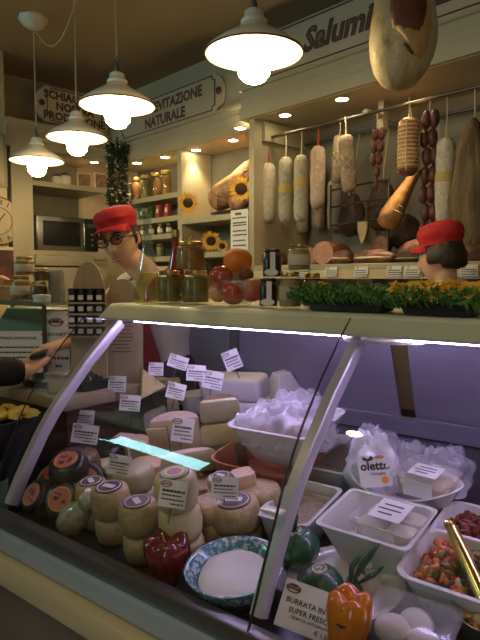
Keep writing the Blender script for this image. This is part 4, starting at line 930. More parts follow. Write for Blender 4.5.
# ---- meats lying on the shelf
MORT=mat('mortadella_face',(.50,.24,.17),.5,c2=(.62,.38,.28),scale=70,lo=.5,hi=.7); MSK=mat('mortadella_skin',(.46,.20,.09),.4,c2=(.40,.16,.07),scale=10)
HPK=mat('cooked_ham',(.58,.28,.20),.45,c2=(.66,.42,.33),scale=25,bump=.2); SPK=mat('cured_dark',(.085,.025,.02),.45,c2=(.20,.09,.06),scale=20,bump=.4); FAT=mat('fat_edge',(.60,.48,.34),.5)
def lie(name,px,yb,label,cat): 
    p=pb(px,250,yb); return thing(name,label,cat,B(p.x,yb,ZS),RR,None)
t=lie('mortadella',323,2.60,'large cut mortadella with pink speckled face on the meat shelf','cold meat'); r=.066
Mx=Mt((0,0,r),rx=R(-90),rz=0)@Matrix.Rotation(0,4,'Z'); Mx=Matrix.Translation((0,0,r))@Matrix.Rotation(R(12),4,'Z')@Matrix.Rotation(R(-90),4,'X')
G().lathe([(0,.0),(r*.97,.0),(r,.004),(r*1.02,.05),(r*1.02,.20),(r*.9,.26),(r*.5,.29),(0,.295)],32,Mx).build('skin',MSK,t)
G().lathe([(0,-.002),(r*.95,-.002),(r*.96,.0),(0,.001)],32,Mx).build('cut_face',MORT,t)
def slab(name,px,yb,w,d,h,label,cat,mt,a=0,seed=1,fat=False):
    t=lie(name,px,yb,label,cat)
    def fn(q,u): n=1+.13*mnoise.noise(u*1.8+Vector((seed,0,0))); z=max(q.z,-h*.42); return Vector((q.x*n,q.y*n,z*n if z>-h*.42 else z))
    G().ell((0,0,h*.42),(w/2,d/2,h*.58),28,16,Matrix.Rotation(R(a),4,'Z'),0,fn).build('meat',mt,t,smooth=70)
    if fat: G().ell((0,-.006,h*.40),(w*.47,d*.49,h*.16),26,8,Matrix.Rotation(R(a),4,'Z'),0,fn).build('fat_edge',FAT,t,smooth=70)
    return t
slab('cooked_ham',304,2.72,.22,.18,.11,'pink cooked ham behind the mortadella, left side','cold meat',HPK,0,3)
slab('cured_ham',343,2.62,.15,.11,.08,'dark cured ham piece with fat edge right beside the mortadella','cold meat',SPK,0,5,True)
slab('speck',374,2.62,.26,.11,.075,'long dark red speck with pale fat edge below the wooden tag','cold meat',SPK,2,8,True)
slab('pancetta',262,2.66,.11,.12,.095,'dark rolled pancetta at the left end of the meat shelf','cold meat',SPK,0,11,True)
slab('coppa',279,2.70,.10,.12,.085,'dark coppa next to the rolled pancetta','cold meat',SPK,0,12)
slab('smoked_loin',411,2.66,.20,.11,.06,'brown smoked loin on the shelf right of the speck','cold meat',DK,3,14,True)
slab('smoked_loin',418,2.80,.24,.12,.13,'brown smoked loin stacked behind the other, nearest the woman','cold meat',SPK,3,17,True)
slab('cured_ham',470,2.68,.20,.14,.12,'dark cured ham piece on the shelf behind the woman','cold meat',SPK,3,19)
t=lie('cut_salami',380,2.78,'round dark cut salami facing out under the slanted ham leg','cold meat'); r=.05
Mx=Matrix.Translation((0,0,r+.06))@Matrix.Rotation(R(25),4,'Z')@Matrix.Rotation(R(-90),4,'X')
G().lathe([(0,0),(r*.97,0),(r,.004),(r,.16),(r*.7,.19),(0,.195)],28,Mx).build('skin',SAL['dark'],t); G().lathe([(0,-.002),(r*.94,-.002),(r*.94,0),(0,.001)],28,Mx).build('cut_face',mat('salami_face',(.22,.07,.05),.5,c2=(.36,.2,.15),scale=60),t)
G().box((0,.10,.03),(.13,.18,.06),r=.01).build('meat_block',SPK,t)
# price cards on the rail
for px,lab in ((303,'price card on the meat shelf rail under the mortadella, leftmost'),(331,'price card on the meat shelf rail under the dark cured ham'),(361,'price card on the meat shelf rail under the wooden tag'),(394,'price card on the meat shelf rail under the speck end'),(412,'price card on the meat shelf rail beside the woman'),(469,'price card on the meat shelf rail behind the woman')):
    p=pb(px,268,YR-.006); p.z=ZS-.042
    t=thing('price_card',lab,'price card',rw(p),(R(-6),0,ROOM),'price cards on the meat shelf rail')
    G().box((0,0,0),(.082,.0015,.052)).build('card_sheet',M['card'],t,smooth=0)
    g=G(); g.add(*ring(.007,.0012,0,16,5),M=Mt((-.022,-.0012,.018),rx=PI/2)); g.build('logo',M['inkb'],t)
    g=G(); rnd=random.Random(px)
    for i in range(3):
        x=-.034
        while x<.032: l=rnd.uniform(.004,.012); g.box((x+l/2,-.0012,.004-.011*i),(l,.0006,.0045)); x+=l+.002
    g.build('printed_lines',M['ink'],t,smooth=0)
# scraper and board hung under the shelf
p=pb(346,287,3.02); t=thing('knife_holder','beige wall panel with a white-handled tool below the meat shelf','knife holder',rw(Vector((p.x,3.03,p.z))),RR)
G().box((0,0,0),(.40,.03,.16),r=.006).build('panel',M['wall'],t)
G().tube([(-.02,-.03,.0),(.04,-.03,.006),(.09,-.03,.004)],[.012,.016,.010],10).build('tool_handle',M['whitep'],t)
G().box((.13,-.028,.004),(.09,.003,.03)).build('tool_blade',M['steel'],t)
# ---- big hanging ham in front
p=W(397,91,2.12); t=thing('hanging_ham','big pale cured ham with dark cut flesh hanging in front of the italic sign','ham',p,(0,0,FACE))
Lh=.62
prof=[(0,0),(.032,.004),(.062,.022),(.092,.062),(.112,.115),(.120,.17),(.117,.23),(.108,.30),(.092,.38),(.066,.46),(.042,.54),(.034,.60),(.03,.62),(0,.622)]
def hf(q,a,r,z):
    n=1+.10*mnoise.noise((math.cos(a)*1.1+4,math.sin(a)*1.1,z*5))+.05*mnoise.noise((math.cos(a)*3,math.sin(a)*3+7,z*14)); x=q[0]*n+(.022*math.sin(z*5))-.0; y=q[1]*.62*n
    return (x,y,z)
HM=mat('ham_skin',(.56,.46,.25),.42,c2=(.34,.20,.065),scale=13,detail=8,bump=.7,bscale=25,lo=.48,hi=.75)
hm_rind=G().lathe(prof,40,None,0,hf).build('rind',HM,t,smooth=80)
def patch(name,pts,off,mt,thick=.008):
    pts=[(a,b-.038) for a,b in pts]
    # a pad on the front of the ham: outline in (x,z)
    g=G(); cx=sum(a for a,_ in pts)/len(pts); cz=sum(b for _,b in pts)/len(pts); rs=[]
    def ysurf(x,z):
        for i in range(len(prof)-1):
            if prof[i][1]<=z<=prof[i+1][1]:
                f=(z-prof[i][1])/max(1e-6,prof[i+1][1]-prof[i][1]); r=prof[i][0]+(prof[i+1][0]-prof[i][0])*f; break
        xx=x-.022*math.sin(z*5); return -.62*math.sqrt(max(r*r-xx*xx,1e-5))
    for s,o in ((1.04,.006),(1,-thick*.6),(.9,-thick),(.55,-thick*1.1),(.2,-thick*1.15)): rs.append([(cx+(a-cx)*s,ysurf(cx+(a-cx)*s,cz+(b-cz)*s)+o-off,cz+(b-cz)*s) for a,b in pts])
    g.loft(rs); return g.build(name,mt,t,smooth=60)
patch('cut_flesh',[(-.035,.235),(.0,.218),(.04,.205),(.066,.225),(.078,.27),(.08,.32),(.075,.40),(.04,.47),(-.0,.46),(-.03,.38),(-.045,.30)],.004,mat('ham_flesh',(.20,.065,.035),.45,c2=(.12,.035,.02),scale=10,bump=.4))
patch('fat_fold',[(-.03,.235),(.0,.20),(.03,.15),(.06,.13),(.088,.17),(.10,.24),(.095,.30),(.085,.31),(.078,.25),(.06,.205),(.035,.195),(.005,.215)],.004,mat('ham_fat',(.54,.30,.085),.4,c2=(.52,.40,.18),scale=14,bump=.5),.006)
patch('slit',[(-.002,.170),(.002,.178),(.018,.166),(.036,.146),(.034,.139),(.016,.152)],.004,SPK,.003)
patch('bone_hollow',[(.042+.010*math.cos(i*PI/5),.196+.012*math.sin(i*PI/5)) for i in range(10)],.007,SPK,.003)
G().tube([(0,0,.60),(0,0,.66),(.0,.0,CEIL-p.z)],.004,8).build('string',STR,t)
# ---------------------------------------------------------------- garland, jars, packets
FOL=[mat('garland_leaf',(.02,.035,.014),.6,c2=(.035,.055,.02),scale=20),mat('garland_leaf_dark',(.012,.02,.01),.6)]
p0=pb(117,143,YL-.10); p1=pb(118,206,YL-.10); p0.x=p1.x=max(p1.x,XL+.10); t=thing('garland','dark leafy garland with small white flowers hanging in the shelf corner','garland',rw(p1),RR)
Lg=p0.z-p1.z; rnd=random.Random(5)
def leaf(g,c,l,wd,d,mi,rnd):
    d=d.normalized(); s=d.cross(Vector((rnd.uniform(-1,1),rnd.uniform(-1,1),rnd.uniform(-1,1)))).normalized(); n=d.cross(s)
    m=c+d*l*.5; e=c+d*l
    g.add([c,m+s*wd,e,m-s*wd,m+n*wd*.35],[(0,1,4),(1,2,4),(2,3,4),(3,0,4),(0,3,2,1)],None,mi)
g=G()
for i in range(900):
    z=rnd.uniform(0,1)*Lg; r=.080*rnd.random()**.4; a=rnd.uniform(0,2*PI); c=Vector((r*math.cos(a),r*math.sin(a)*.8,z))
    leaf(g,c,rnd.uniform(.03,.055),.011,Vector((math.cos(a),math.sin(a)*.8,rnd.uniform(-1.0,.4))),rnd.choice((0,0,1)),rnd)
g.build('foliage',FOL,t,smooth=0)
G().tube([(0,0,.0),(0,0,Lg+.05)],.008,6).build('stem',M['wooddk'],t)
WF=mat('white_flower',(.55,.53,.44),.7)
for i in range(16):
    z=rnd.uniform(.05,1)*Lg; a=rnd.uniform(-2.6,-.3); c=(.10*math.cos(a),.085*math.sin(a),z); G().ell(c,(.011,.011,.008),8,5).build('flower',WF,t)
def jar(px,yb,z,r,h,label,cont,lid,group=None,name='jar',room=True,p=None,band=None,tag_=None,rz=0):
    if p is None:
        q=pb(px,200,yb); p=B(q.x,yb,z)
    t=thing(name,label,'jar',p,(0,0,ROOM if room else FACE+rz),group)
    G().lathe([(0,0),(r*.9,0),(r,h*.05),(r,h*.72),(r*.93,h*.80),(r*.74,h*.86),(r*.74,h*.89)],24).build('glass_body',M['jar'],t)
    G().lathe([(0,.003),(r*.86,.004),(r*.94,h*.06),(r*.94,h*.70),(r*.80,h*.79),(0,h*.80)],20).build('contents',cont,t)
    G().lathe([(0,h*.86),(r*.80,h*.86),(r*.82,h*.87),(r*.82,h*.98),(r*.77,h),(0,h)],24).build('lid',lid,t)
    if band is not None:
        G().lathe([(r*1.01,h*.22),(r*1.025,h*.23),(r*1.025,h*.60),(r*1.01,h*.61)],24).build('paper_label',band,t)
    return t
PRE=[mat('preserve_dark',(.07,.035,.015),.3,c2=(.16,.09,.04),scale=40),mat('preserve_olive',(.14,.12,.04),.3,c2=(.22,.18,.07),scale=40),mat('preserve_amber',(.26,.12,.03),.3,c2=(.34,.18,.06),scale=40),mat('preserve_cream',(.42,.34,.2),.4,c2=(.34,.26,.14),scale=40)]
for i,px in enumerate((136,146,156,166.5)):
    jar(px,YL+.09,zj[0],.047,.205,'tall dark preserve jar on the top shelf, '+('leftmost by the garland','second from the garland','third from the garland','nearest the divider')[i],PRE[(0,1,0,2)[i]],M['gold'],'tall preserve jars under the spotlights')
pk=[mat('packet_green',(.04,.16,.05),.5),mat('packet_white',(.55,.5,.4),.5),mat('packet_red',(.42,.06,.04),.5)]
for i,(px,m_) in enumerate(((134,1),(143,0),(151,0),(159,2),(168,2))):
    q=pb(px,210,YL+.06); t=thing('food_packet',('white packet on the second jar shelf next to the garland','green packet left of another green one on the second jar shelf','green packet in the middle of the second jar shelf','red packet beside the green packet on the second jar shelf','red packet nearest the divider on the second jar shelf')[i],'packet',B(q.x,YL+.06,zj[1]),RR,'packets on the second jar shelf')
    G().box((0,0,.055),(.052,.04,.11),r=.006).build('pack',pk[m_],t); G().box((0,-.0208,.06),(.03,.001,.035)).build('paper_label',M['card'],t,smooth=0)
for i,px in enumerate((133,142,151,160,169)):
    jar(px,YL+.06,zj[2],.026,.085,'small jar on the third shelf, '+('nearest the garland','second from the garland','middle one of five','second from the divider','nearest the divider')[i],PRE[(1,2,3,2,0)[i]],M['gold'],'small jars on the third shelf',band=M['card'])
for i,px in enumerate((140,160)):
    jar(px,YL+.08,zj[3],.04,.11,('squat dark jar low on the shelves near the garland','squat dark jar low on the shelves near the divider')[i],PRE[i],M['gold'],'squat jars on the lowest visible shelf')
# hams in the cubby
HC1=mat('cubby_ham',(.56,.34,.17),.5,c2=(.34,.15,.07),scale=16,bump=.5)
ctr=(xdiv+xm1)/2
t=thing('ham_tray','dark oval tray under the hams in the upper cubby','tray',B(ctr+.0,YL+.13,zham),RR)
G().loft([[(x*k,y*k,z) for x,y in circ(.24,36,ry=.11)] for k,z in ((.8,0),(.85,.006),(1,.026),(1.02,.03),(.98,.03),(.84,.012))]).build('tray',mat('tray_dark',(.05,.04,.025),.4),t)
def cham(x,y,z,L,r,rx,rot,label):
    t=thing('cured_ham',label,'ham',B(ctr+x,YL+y,zham+z),(0,rot,ROOM+rx),'netted hams in the upper cubby')
    def fn(q,a,rr,zz): n=1+.1*mnoise.noise((math.cos(a)*1.3,math.sin(a)*1.3,zz*12+L)); return (q[0]*n,q[1]*n,q[2])
    G().lathe([(0,0),(r*.5,.004),(r*.85,L*.08),(r,L*.25),(r*.9,L*.5),(r*.6,L*.75),(r*.35,L*.92),(r*.3,L*.97),(0,L)],28,None,0,fn).build('meat',HC1,t,smooth=70)
    g=G()
    for s in(-1,1):
        for ph in range(5): g.tube([((r*1.03*(1-.62*(u/14)**1.6 if u>1 else .8))*math.cos(s*u*.35+ph*2*PI/5),(r*1.03*(1-.62*(u/14)**1.6 if u>1 else .8))*math.sin(s*u*.35+ph*2*PI/5),L*(.08+.85*u/14)) for u in range(15)],.003,5)
    g.build('netting',SAL['dark'],t)
cham(-.20,.10,.105,.52,.100,0,R(68),'netted ham lying in front in the upper cubby, bright under the spotlight')
cham(-.12,.21,.20,.50,.09,R(-5),R(64),'netted ham resting on top and behind in the upper cubby')
cham(.02,.08,.07,.20,.06,R(8),R(80),'smaller ham end at the right of the upper cubby')
PET=mat('sunflower_petal',(.72,.40,.03),.6,c2=(.62,.30,.02),scale=30); SEED=mat('sunflower_centre',(.05,.025,.01),.9,bump=1,bscale=200)
def sunflower(p,r,label,rx,rz,group='sunflowers in the ham cubbies'):
    t=thing('sunflower',label,'flower',p,(R(rx),0,rz),group)
    g=G(); rnd=random.Random(int(r*9999+p.x*100))
    for k in range(34):
        a=2*PI*k/34*2+rnd.uniform(-.08,.08); l=r*rnd.uniform(.5,.68); r0=r*.36; u=rnd.uniform(-.12,.35); c,s=math.cos(a),math.sin(a); wd=r*.13
        pts=[(r0*c,r0*s,0),((r0+l*.5)*c-wd*s,(r0+l*.5)*s+wd*c,l*u*.5),((r0+l)*c,(r0+l)*s,l*u),((r0+l*.5)*c+wd*s,(r0+l*.5)*s-wd*c,l*u*.5),((r0+l*.5)*c,(r0+l*.5)*s,l*u*.5-.003)]
        g.add(pts,[(0,1,2,3),(0,4,1),(1,4,2),(2,4,3),(3,4,0)])
    g.build('petals',PET,t,smooth=0)
    G().lathe([(0,-.006),(r*.42,-.004),(r*.44,.004),(r*.34,.012),(0,.014)],24).build('seed_head',SEED,t)
    G().tube([(0,0,-.004),(0,.01,-.04),(0,-.04,-.09)],.005,6).build('stem',FOL[0],t)
p=pb(188,203,YL-.02); sunflower(rw(p),.088,'large sunflower at the left front edge of the upper cubby',80,FACE+R(8))
p=pb(241,189,YL-.02); sunflower(rw(p),.095,'large sunflower at the right front edge of the upper cubby',78,FACE-R(5))
p=pb(211,241,YL+.03); sunflower(rw(p),.080,'sunflower in the lower cubby, the more open one on the right',82,FACE)
p=pb(185,239,YL+.06); sunflower(rw(p),.065,'sunflower in the lower cubby, partly turned away on the left',62,FACE-R(20))
p=pb(222,246,YL+.05); sunflower(rw(p),.05,'small sunflower low at the right of the lower cubby',74,FACE)
# paper notice
a=pb(233.5,211,YR+.02); b=pb(251,250,YR+.02)
t=thing('paper_notice','white paper notice with green heading pinned beside the ham cubbies','notice',rw(Vector(((a.x+b.x)/2,YR-.004,(a.z+b.z)/2))),RR)
w_,h_=abs(b.x-a.x),a.z-b.z
G().box((0,0,0),(w_,.002,h_)).build('sheet',M['card'],t,smooth=0)
g=G(); g.box((0,-.0013,h_*.30),(w_*.8,.001,h_*.035)); g.build('green_heading',mat('green_print',(.10,.28,.05),.6),t,smooth=0)
g=G(); g.box((-.01,-.0013,h_*.40),(w_*.35,.001,h_*.06)); g.build('logo',M['inkb'],t,smooth=0)
g=G(); rnd=random.Random(8)
for i,z in enumerate((.18,.12,-.02,-.12,-.26,-.38)):
    x=-w_*.36
    while x<w_*.34: l=rnd.uniform(.006,.016); g.box((x+l/2,-.0013,h_*z),(l,.001,h_*.035)); x+=l+.003
g.build('printed_lines',M['ink'],t,smooth=0)
# ---------------------------------------------------------------- left wall cabinet contents
a=pl(37,222,XL-.08); b=pl(99,249,XL-.08); mwW=b.y-a.y; mwH=.30
t=thing('microwave_oven','steel microwave oven with dark window in the left wall cabinet niche','microwave',B(XL-.28,(a.y+b.y)/2,zmw),(0,0,ROOM+PI/2))
ww=mwW/2
bd=G().box((0,0,mwH/2),(mwW,.36,mwH),r=.008).build('body',M['steeld'],t)
dr=G().box((-mwW*.11,-.185,mwH/2),(mwW*.76,.02,mwH*.94),r=.004).build('door',M['steel'],t)
G().box((-mwW*.11,-.197,mwH/2),(mwW*.60,.006,mwH*.70),r=.002).build('window',M['black'],dr)
G().tube([(mwW*.23,-.20,mwH*.15),(mwW*.23,-.222,mwH*.2),(mwW*.23,-.222,mwH*.8),(mwW*.23,-.20,mwH*.85)],.006,8).build('handle',M['steel'],dr)
pn=G().box((mwW*.385,-.185,mwH/2),(mwW*.22,.02,mwH*.94),r=.004).build('control_panel',M['black'],t)
G().box((mwW*.385,-.197,mwH*.78),(mwW*.15,.004,.03)).build('display',M['steeld'],pn,smooth=0)
for k in range(3): G().lathe([(.011,0),(.011,.01),(0,.012)],14,Mt((mwW*.385,-.195,mwH*(.2+.16*k)),rx=PI/2)).build('knob',M['steel'],pn)
for i,(px,w_,h_,lab,cc) in enumerate(((84,.13,.13,'small brown framed card on the shelf above the microwave, left one',(.20,.10,.05)),(101,.13,.15,'small brown framed card on the shelf above the microwave, right one',(.16,.08,.04)))):
    q=pl(px,175,XL-.10); t=thing('framed_card',lab,'picture',B(XL-.10,q.y,zshelf),(0,0,ROOM+PI/2+R(-12)),'framed cards above the microwave')
    G().box((0,0,h_/2),(w_,.02,h_),r=.003).build('frame',M['sill'],t); G().box((0,-.0105,h_/2),(w_*.8,.002,h_*.78)).build('card',mat('framed_print',cc,.5,c2=(.35,.2,.1),scale=25),t,smooth=0)
for i,(px,r,h,lab) in enumerate(((57,.045,.10,'white lidded pot on the shelf behind the farthest lamp, left one'),(65,.05,.12,'white lidded pot on the shelf behind the farthest lamp, right one'))):
    q=pl(px,175,XL-.12); t=thing('lidded_pot',lab,'pot',B(XL-.12,q.y,zshelf),RR,'white pots above the microwave')
    G().lathe([(0,0),(r*.8,0),(r,h*.2),(r,h*.6),(r*.85,h*.7),(0,h*.7)],20).build('body',M['ceram'],t); G().lathe([(r*.9,h*.7),(r*.85,h*.78),(r*.4,h*.9),(r*.15,h*.93),(r*.2,h),(0,h*1.03)],20).build('lid',M['steeld'],t)
# wall clock, frame and poster on the far left wall
p=pl(-2,221,XL-.028); t=thing('wall_clock','pale round vintage wall clock cut off at the left edge','clock',rw(p),(0,0,ROOM+PI/2)); r=.19
G().lathe([(0,0),(r,0),(r,.012),(r*.96,.018),(0,.018)],48,Mt((0,0,0),rx=PI/2)).build('dial',mat('clock_face',(.56,.47,.32),.7,c2=(.46,.37,.24),scale=12),t)
g=G(); g.add(*ring(r*.97,.006,0,48,6),M=Mt((0,-.016,0),rx=PI/2)); g.add(*ring(r*.55,.003,0,48,6),M=Mt((0,-.018,0),rx=PI/2)); g.build('rim',M['inkb'],t)
g=G()
for i,s in enumerate(('XII','I','II','III','IIII','V','VI','VII','VIII','IX','X','XI')):
    a=-2*PI*i/12; text(g,s,.052,Matrix.Translation((0,-.0185,0))@Euler((PI/2,0,0)).to_matrix().to_4x4()@Matrix.Rotation(a,4,'Z')@Matrix.Translation((0,r*.76,0)),bold=.02)
g.build('numerals',M['ink'],t,smooth=0)
for l,a,wd in ((.09,40,.008),(.13,-75,.006)): G().box((0,-.021,l*.4),(wd,.002,l),Matrix.Rotation(R(a),4,'Y')).build('hand',M['ink'],t,smooth=0)
a=pl(-20,130,XL-.028); b=pl(7,188,XL-.028); t=thing('wall_panel','plain pale framed panel on the far left wall above the clock','panel',rw((a+b)/2),(0,0,ROOM+PI/2))
G().box((0,-.012,0),(b.y-a.y,.024,a.z-b.z),r=.006).build('frame',M['cream'],t); G().box((0,-.0255,0),(b.y-a.y-.06,.004,a.z-b.z-.06)).build('sheet',M['signl'],t,smooth=0)
a=pl(-25,246,XL-.028); b=pl(24,292,XL-.028); t=thing('poster','dark reddish poster in a pale frame below the wall clock','poster',rw((a+b)/2),(0,0,ROOM+PI/2))
G().box((0,-.012,0),(b.y-a.y,.024,a.z-b.z),r=.004).build('frame',M['sill'],t); G().box((0,-.0255,0),(b.y-a.y-.05,.004,a.z-b.z-.05)).build('print',mat('poster_print',(.06,.03,.025),.5,c2=(.28,.06,.05),scale=5,lo=.5,hi=.7),t,smooth=0)
# ---------------------------------------------------------------- things on top of the case
TOP=1.2478
def top(px,Y): p=WY(px,300,Y); return Vector((p.x,Y,TOP))
def scl(p): return 1/ppm(p)
p=top(148,1.19); k=scl(p)
t=thing('oil_bottle','tall conical clear bottle of golden olive oil on top of the case','bottle',p)
r=14.5*k; h=92*k
G().lathe([(0,0),(r*.94,0),(r,h*.03),(r*.96,h*.12),(r*.62,h*.40),(r*.34,h*.60),(r*.29,h*.70),(r*.29,h*.92),(r*.36,h*.93),(r*.36,h*.96),(r*.29,h*.965)],32).build('glass_body',M['bottle'],t,smooth=50)
G().lathe([(0,h*.02),(r*.9,h*.025),(r*.90,h*.12),(r*.70,h*.31),(0,h*.315)],28).build('oil',glass('olive_oil',(.88,.74,.28),1.3,.05,.12,(.75,.55,.10)),t,smooth=50)
G().lathe([(r*.27,h*.93),(r*.30,h*.965),(r*.33,h*.97),(r*.33,h*1.0),(0,h*1.005)],16).build('stopper',M['gold'],t)
p=top(176,1.34); k=scl(p); r=11*k; h=70*k
t=thing('sauce_bottle','conical bottle of red sauce behind the stacked preserve jars','bottle',p)
RS=mat('red_sauce',(.22,.018,.012),.2,coat=.6)
G().lathe([(0,0),(r,0),(r*1.02,h*.1),(r*.9,h*.3),(r*.45,h*.62),(r*.32,h*.75),(r*.3,h*.92),(r*.36,h*.93),(0,h*.94)],28).build('glass_body',RS,t,smooth=50)
G().lathe([(r*.37,h*.9),(r*.38,h*.99),(0,h)],16).build('cap',M['gold'],t)
def topjar(px,py0,py1,wpx,Y,label,cont,lid,group,base=0,band=None,rz=0):
    p=top(px,Y)+Vector((0,0,base)); k=scl(p); return jar(0,0,0,wpx*k/2,(py1-py0)*k,label,cont,lid,group,room=False,p=p,band=band,rz=rz),(py1-py0)*k
GJ='clip-top preserve jars on the case'
a_,h1=topjar(170,272,304,26,1.20,'round jar of dark preserve on the left under the top jar',PRE[1],M['gold'],GJ)
b_,h2=topjar(196,271,304,27,1.21,'round jar of olive preserve on the right under the top jar',PRE[1],M['gold'],GJ)
t,h3=topjar(191,244,272,29,1.21,'round jar of golden preserve stacked on top of two others',PRE[2],M['gold'],GJ,base=h2+.001)
# fruit in a glass bowl
p=top(240,1.20); k=scl(p)
t=thing('glass_bowl','clear glass bowl of fruit on top of the case','bowl',p); R_=22*k
G().lathe([(0,0),(R_*.5,0),(R_*.55,.006),(R_*.85,.03),(R_,.065),(R_*.98,.066),(R_*.82,.034),(R_*.5,.010),(0,.008)],40).build('bowl',M['clear'],t,smooth=60)
def fruit(dx,dy,dz,r,label,cat,m_,stem=True,name='apple'):
    t=thing(name,label,cat,p+Vector((dx,dy,dz)),(R(random.uniform(-30,30)),R(random.uniform(-25,25)),random.random()*6),None)
    G().lathe([(0,-r*.80),(r*.3,-r*.88),(r*.68,-r*.72),(r*.95,-r*.30),(r,.05*r),(r*.92,r*.45),(r*.66,r*.76),(r*.35,r*.86),(r*.12,r*.80),(0,r*.70)],28,None,0,lambda q,a,rr,z:(q[0]*(1+.03*math.cos(5*a)),q[1]*(1+.03*math.cos(5*a)),q[2])).build('fruit_body',m_,t,smooth=80)
    if stem: G().tube([(0,0,r*.7),(.003,0,r*1.05)],[.002,.003],6).build('stem',M['wooddk'],t)
ex=Vector((math.cos(FACE),math.sin(FACE),0)); ey=Vector((-math.sin(FACE),math.cos(FACE),0))
def fr(px,py,off,wpx,label,cat,m_,name,stem=True):
    q=W(px,py,depth(p)+off)-p; fruit(q.x,q.y,q.z,wpx*scl(p+q)/2,label,cat,m_,stem,name)
ORG=mat('orange_skin',(.72,.22,.015),.45,c2=(.66,.18,.012),scale=60,bump=.3,bscale=250); RA=mat('red_apple_skin',(.38,.025,.025),.25,c2=(.52,.16,.08),scale=9,coat=.5); PA=mat('peach_apple_skin',(.56,.22,.10),.3,c2=(.38,.05,.04),scale=8,coat=.3); YA=mat('yellow_apple_skin',(.60,.38,.12),.3,c2=(.5,.2,.1),scale=8,coat=.3); KW=mat('kiwi_skin',(.16,.085,.03),.9,bump=.5,bscale=150)
fr(238,262,.05,29,'big orange on top of the fruit in the glass bowl','orange',ORG,'orange',False)
fr(221,277,-.01,24,'red apple at the left of the fruit bowl below the orange','apple',RA,'apple')
fr(233,293,-.03,25,'dark red apple low in the middle of the fruit bowl','apple',RA,'apple')
fr(252,290,-.02,26,'yellow and red apple at the right of the fruit bowl','apple',PA,'apple')
fr(246,275,.0,15,'small brown kiwi fruit between the orange and the yellow apple','kiwi',KW,'kiwi',False)
fr(218,293,.03,20,'yellowish apple at the back left of the fruit bowl','apple',YA,'apple')
# dark jars with white tag and beige jars
DJ=mat('dark_jar_fill',(.02,.014,.012),.3); BJ=mat('beige_spread',(.36,.26,.14),.5,c2=(.30,.2,.1),scale=30)
def dark(px,y0,y1,wpx,Y,label,base=0):
    t,h=topjar(px,y0,y1,wpx,Y,label,DJ,M['black'],'dark jars with a white seal strip',base); r=wpx*scl(t.location)/2
    g=G(); g.box((0,-r*.99,h*.52),(r*.52,.003,h*.75)); g.box((0,-r*.5,h*1.004),(r*.52,r*1.0,.002)); g.build('seal_strip',M['card'],t,smooth=0)
    G().lathe([(0,0),(r*.72,0),(r*.72,.003),(0,.003)],24,Matrix.Translation((-r*.15,-r*1.01,h*.19))@Euler((R(90),0,0)).to_matrix().to_4x4()@Matrix.Diagonal((1,.5,1,1))).build('seal_label',M['card'],t,smooth=0)
    return h
h=dark(268.5,280,309,19,1.16,'dark preserve jar with white seal strip, lower of the two')
dark(272,252,280,19,1.16,'dark preserve jar with white seal strip, upper of the two',h+.001)
t,h=topjar(290,273,309,22,1.17,'beige spread jar with paper label standing beside the dark jar, lower',BJ,M['gold'],'beige spread jars',0,mat('kraft_label',(.40,.32,.2),.8))
topjar(299,245,272,22,1.18,'beige spread jar with pale label standing on the other jars',BJ,M['gold'],'beige spread jars',h+.001,M['signl'])
topjar(312,272,306,19,1.22,'beige spread jar partly hidden behind the lower labelled one',BJ,M['gold'],'beige spread jars')
# planters
def planter(name,label,cat,px0,px1,Y,hgt,n,mats,flower=None,seed=1,traywh=(.09,.035),dens=1):
    a=top(px0,Y); b=top(px1,Y); L=b.x-a.x
    t=thing(name,label,cat,Vector(((a.x+b.x)/2,Y,TOP)))
    G().loft([[(x*k*1.0,y*k,z) for x,y in srect(L*.80,traywh[0],.015,4)] for k,z in ((.90,0),(.93,.002),(1,traywh[1]),(1.02,traywh[1]),(1.02,traywh[1]+.002),(.97,traywh[1]+.002),(.92,.02))]).build('tray',M['black'],t)
    rnd=random.Random(seed); g=G()
    for i in range(n):
        x=rnd.uniform(-L/2,L/2); y=rnd.uniform(-.06,.05); z=traywh[1]*.6
        h=hgt*rnd.uniform(.5,1.05); a=rnd.uniform(0,2*PI); lean=rnd.uniform(.15,.9)*h*.8
        e=Vector((x+lean*math.cos(a),y+lean*math.sin(a)*.8,z+h)); m=Vector((x+lean*.35*math.cos(a),y+lean*.35*math.sin(a)*.8,z+h*.65))
        c=Vector((x*.97,y*.6,z)); s=Vector((-math.sin(a),math.cos(a),0)); wd=rnd.uniform(.0012,.0026)
        mi=rnd.choice((0,0,1)); g.loft([[c-s*wd*.5,c+s*wd*.5,c+Vector((0,0,.002))],[m-s*wd,m+s*wd,m+Vector((0,0,.002))],[e-s*.0006,e+s*.0006,e+Vector((0,0,.001))]],None,mi)
        for q in range(4): leaf(g,m.lerp(e,rnd.random()),rnd.uniform(.012,.022),.004,Vector((rnd.uniform(-1,1),rnd.uniform(-1,1),rnd.uniform(-.2,.8))),mi,rnd)
    g.build('foliage',mats,t,smooth=0)
    if flower:
        for i in range(flower[0]):
            x=rnd.uniform(-L/2*.98,L/2*.98); y=rnd.uniform(-.06,.04); z=traywh[1]+hgt*rnd.uniform(.45,1.05); g=G(); r=flower[1]*rnd.uniform(.8,1.15)
            Mx=Mt((x,y,z),R(rnd.uniform(20,75)),0,rnd.uniform(-1.2,1.8))
            for k in range(5):
                a=2*PI*k/5; c,s=math.cos(a),math.sin(a)
                g.add([(0,0,.001),(r*.62*c-r*.40*s,r*.62*s+r*.40*c,.003),(r*c,r*s,.001),(r*.62*c+r*.40*s,r*.62*s-r*.40*c,.003),(r*.5*c,r*.5*s,-.002)],[(0,1,4),(1,2,4),(2,3,4),(3,0,4),(0,3,2,1)],Mx)
            g.lathe([(0,-.001),(r*.22,0),(r*.2,.004),(0,.005)],8,Mx,1)
            g.build('flower',[flower[2],flower[3]],t,smooth=0)
    return t
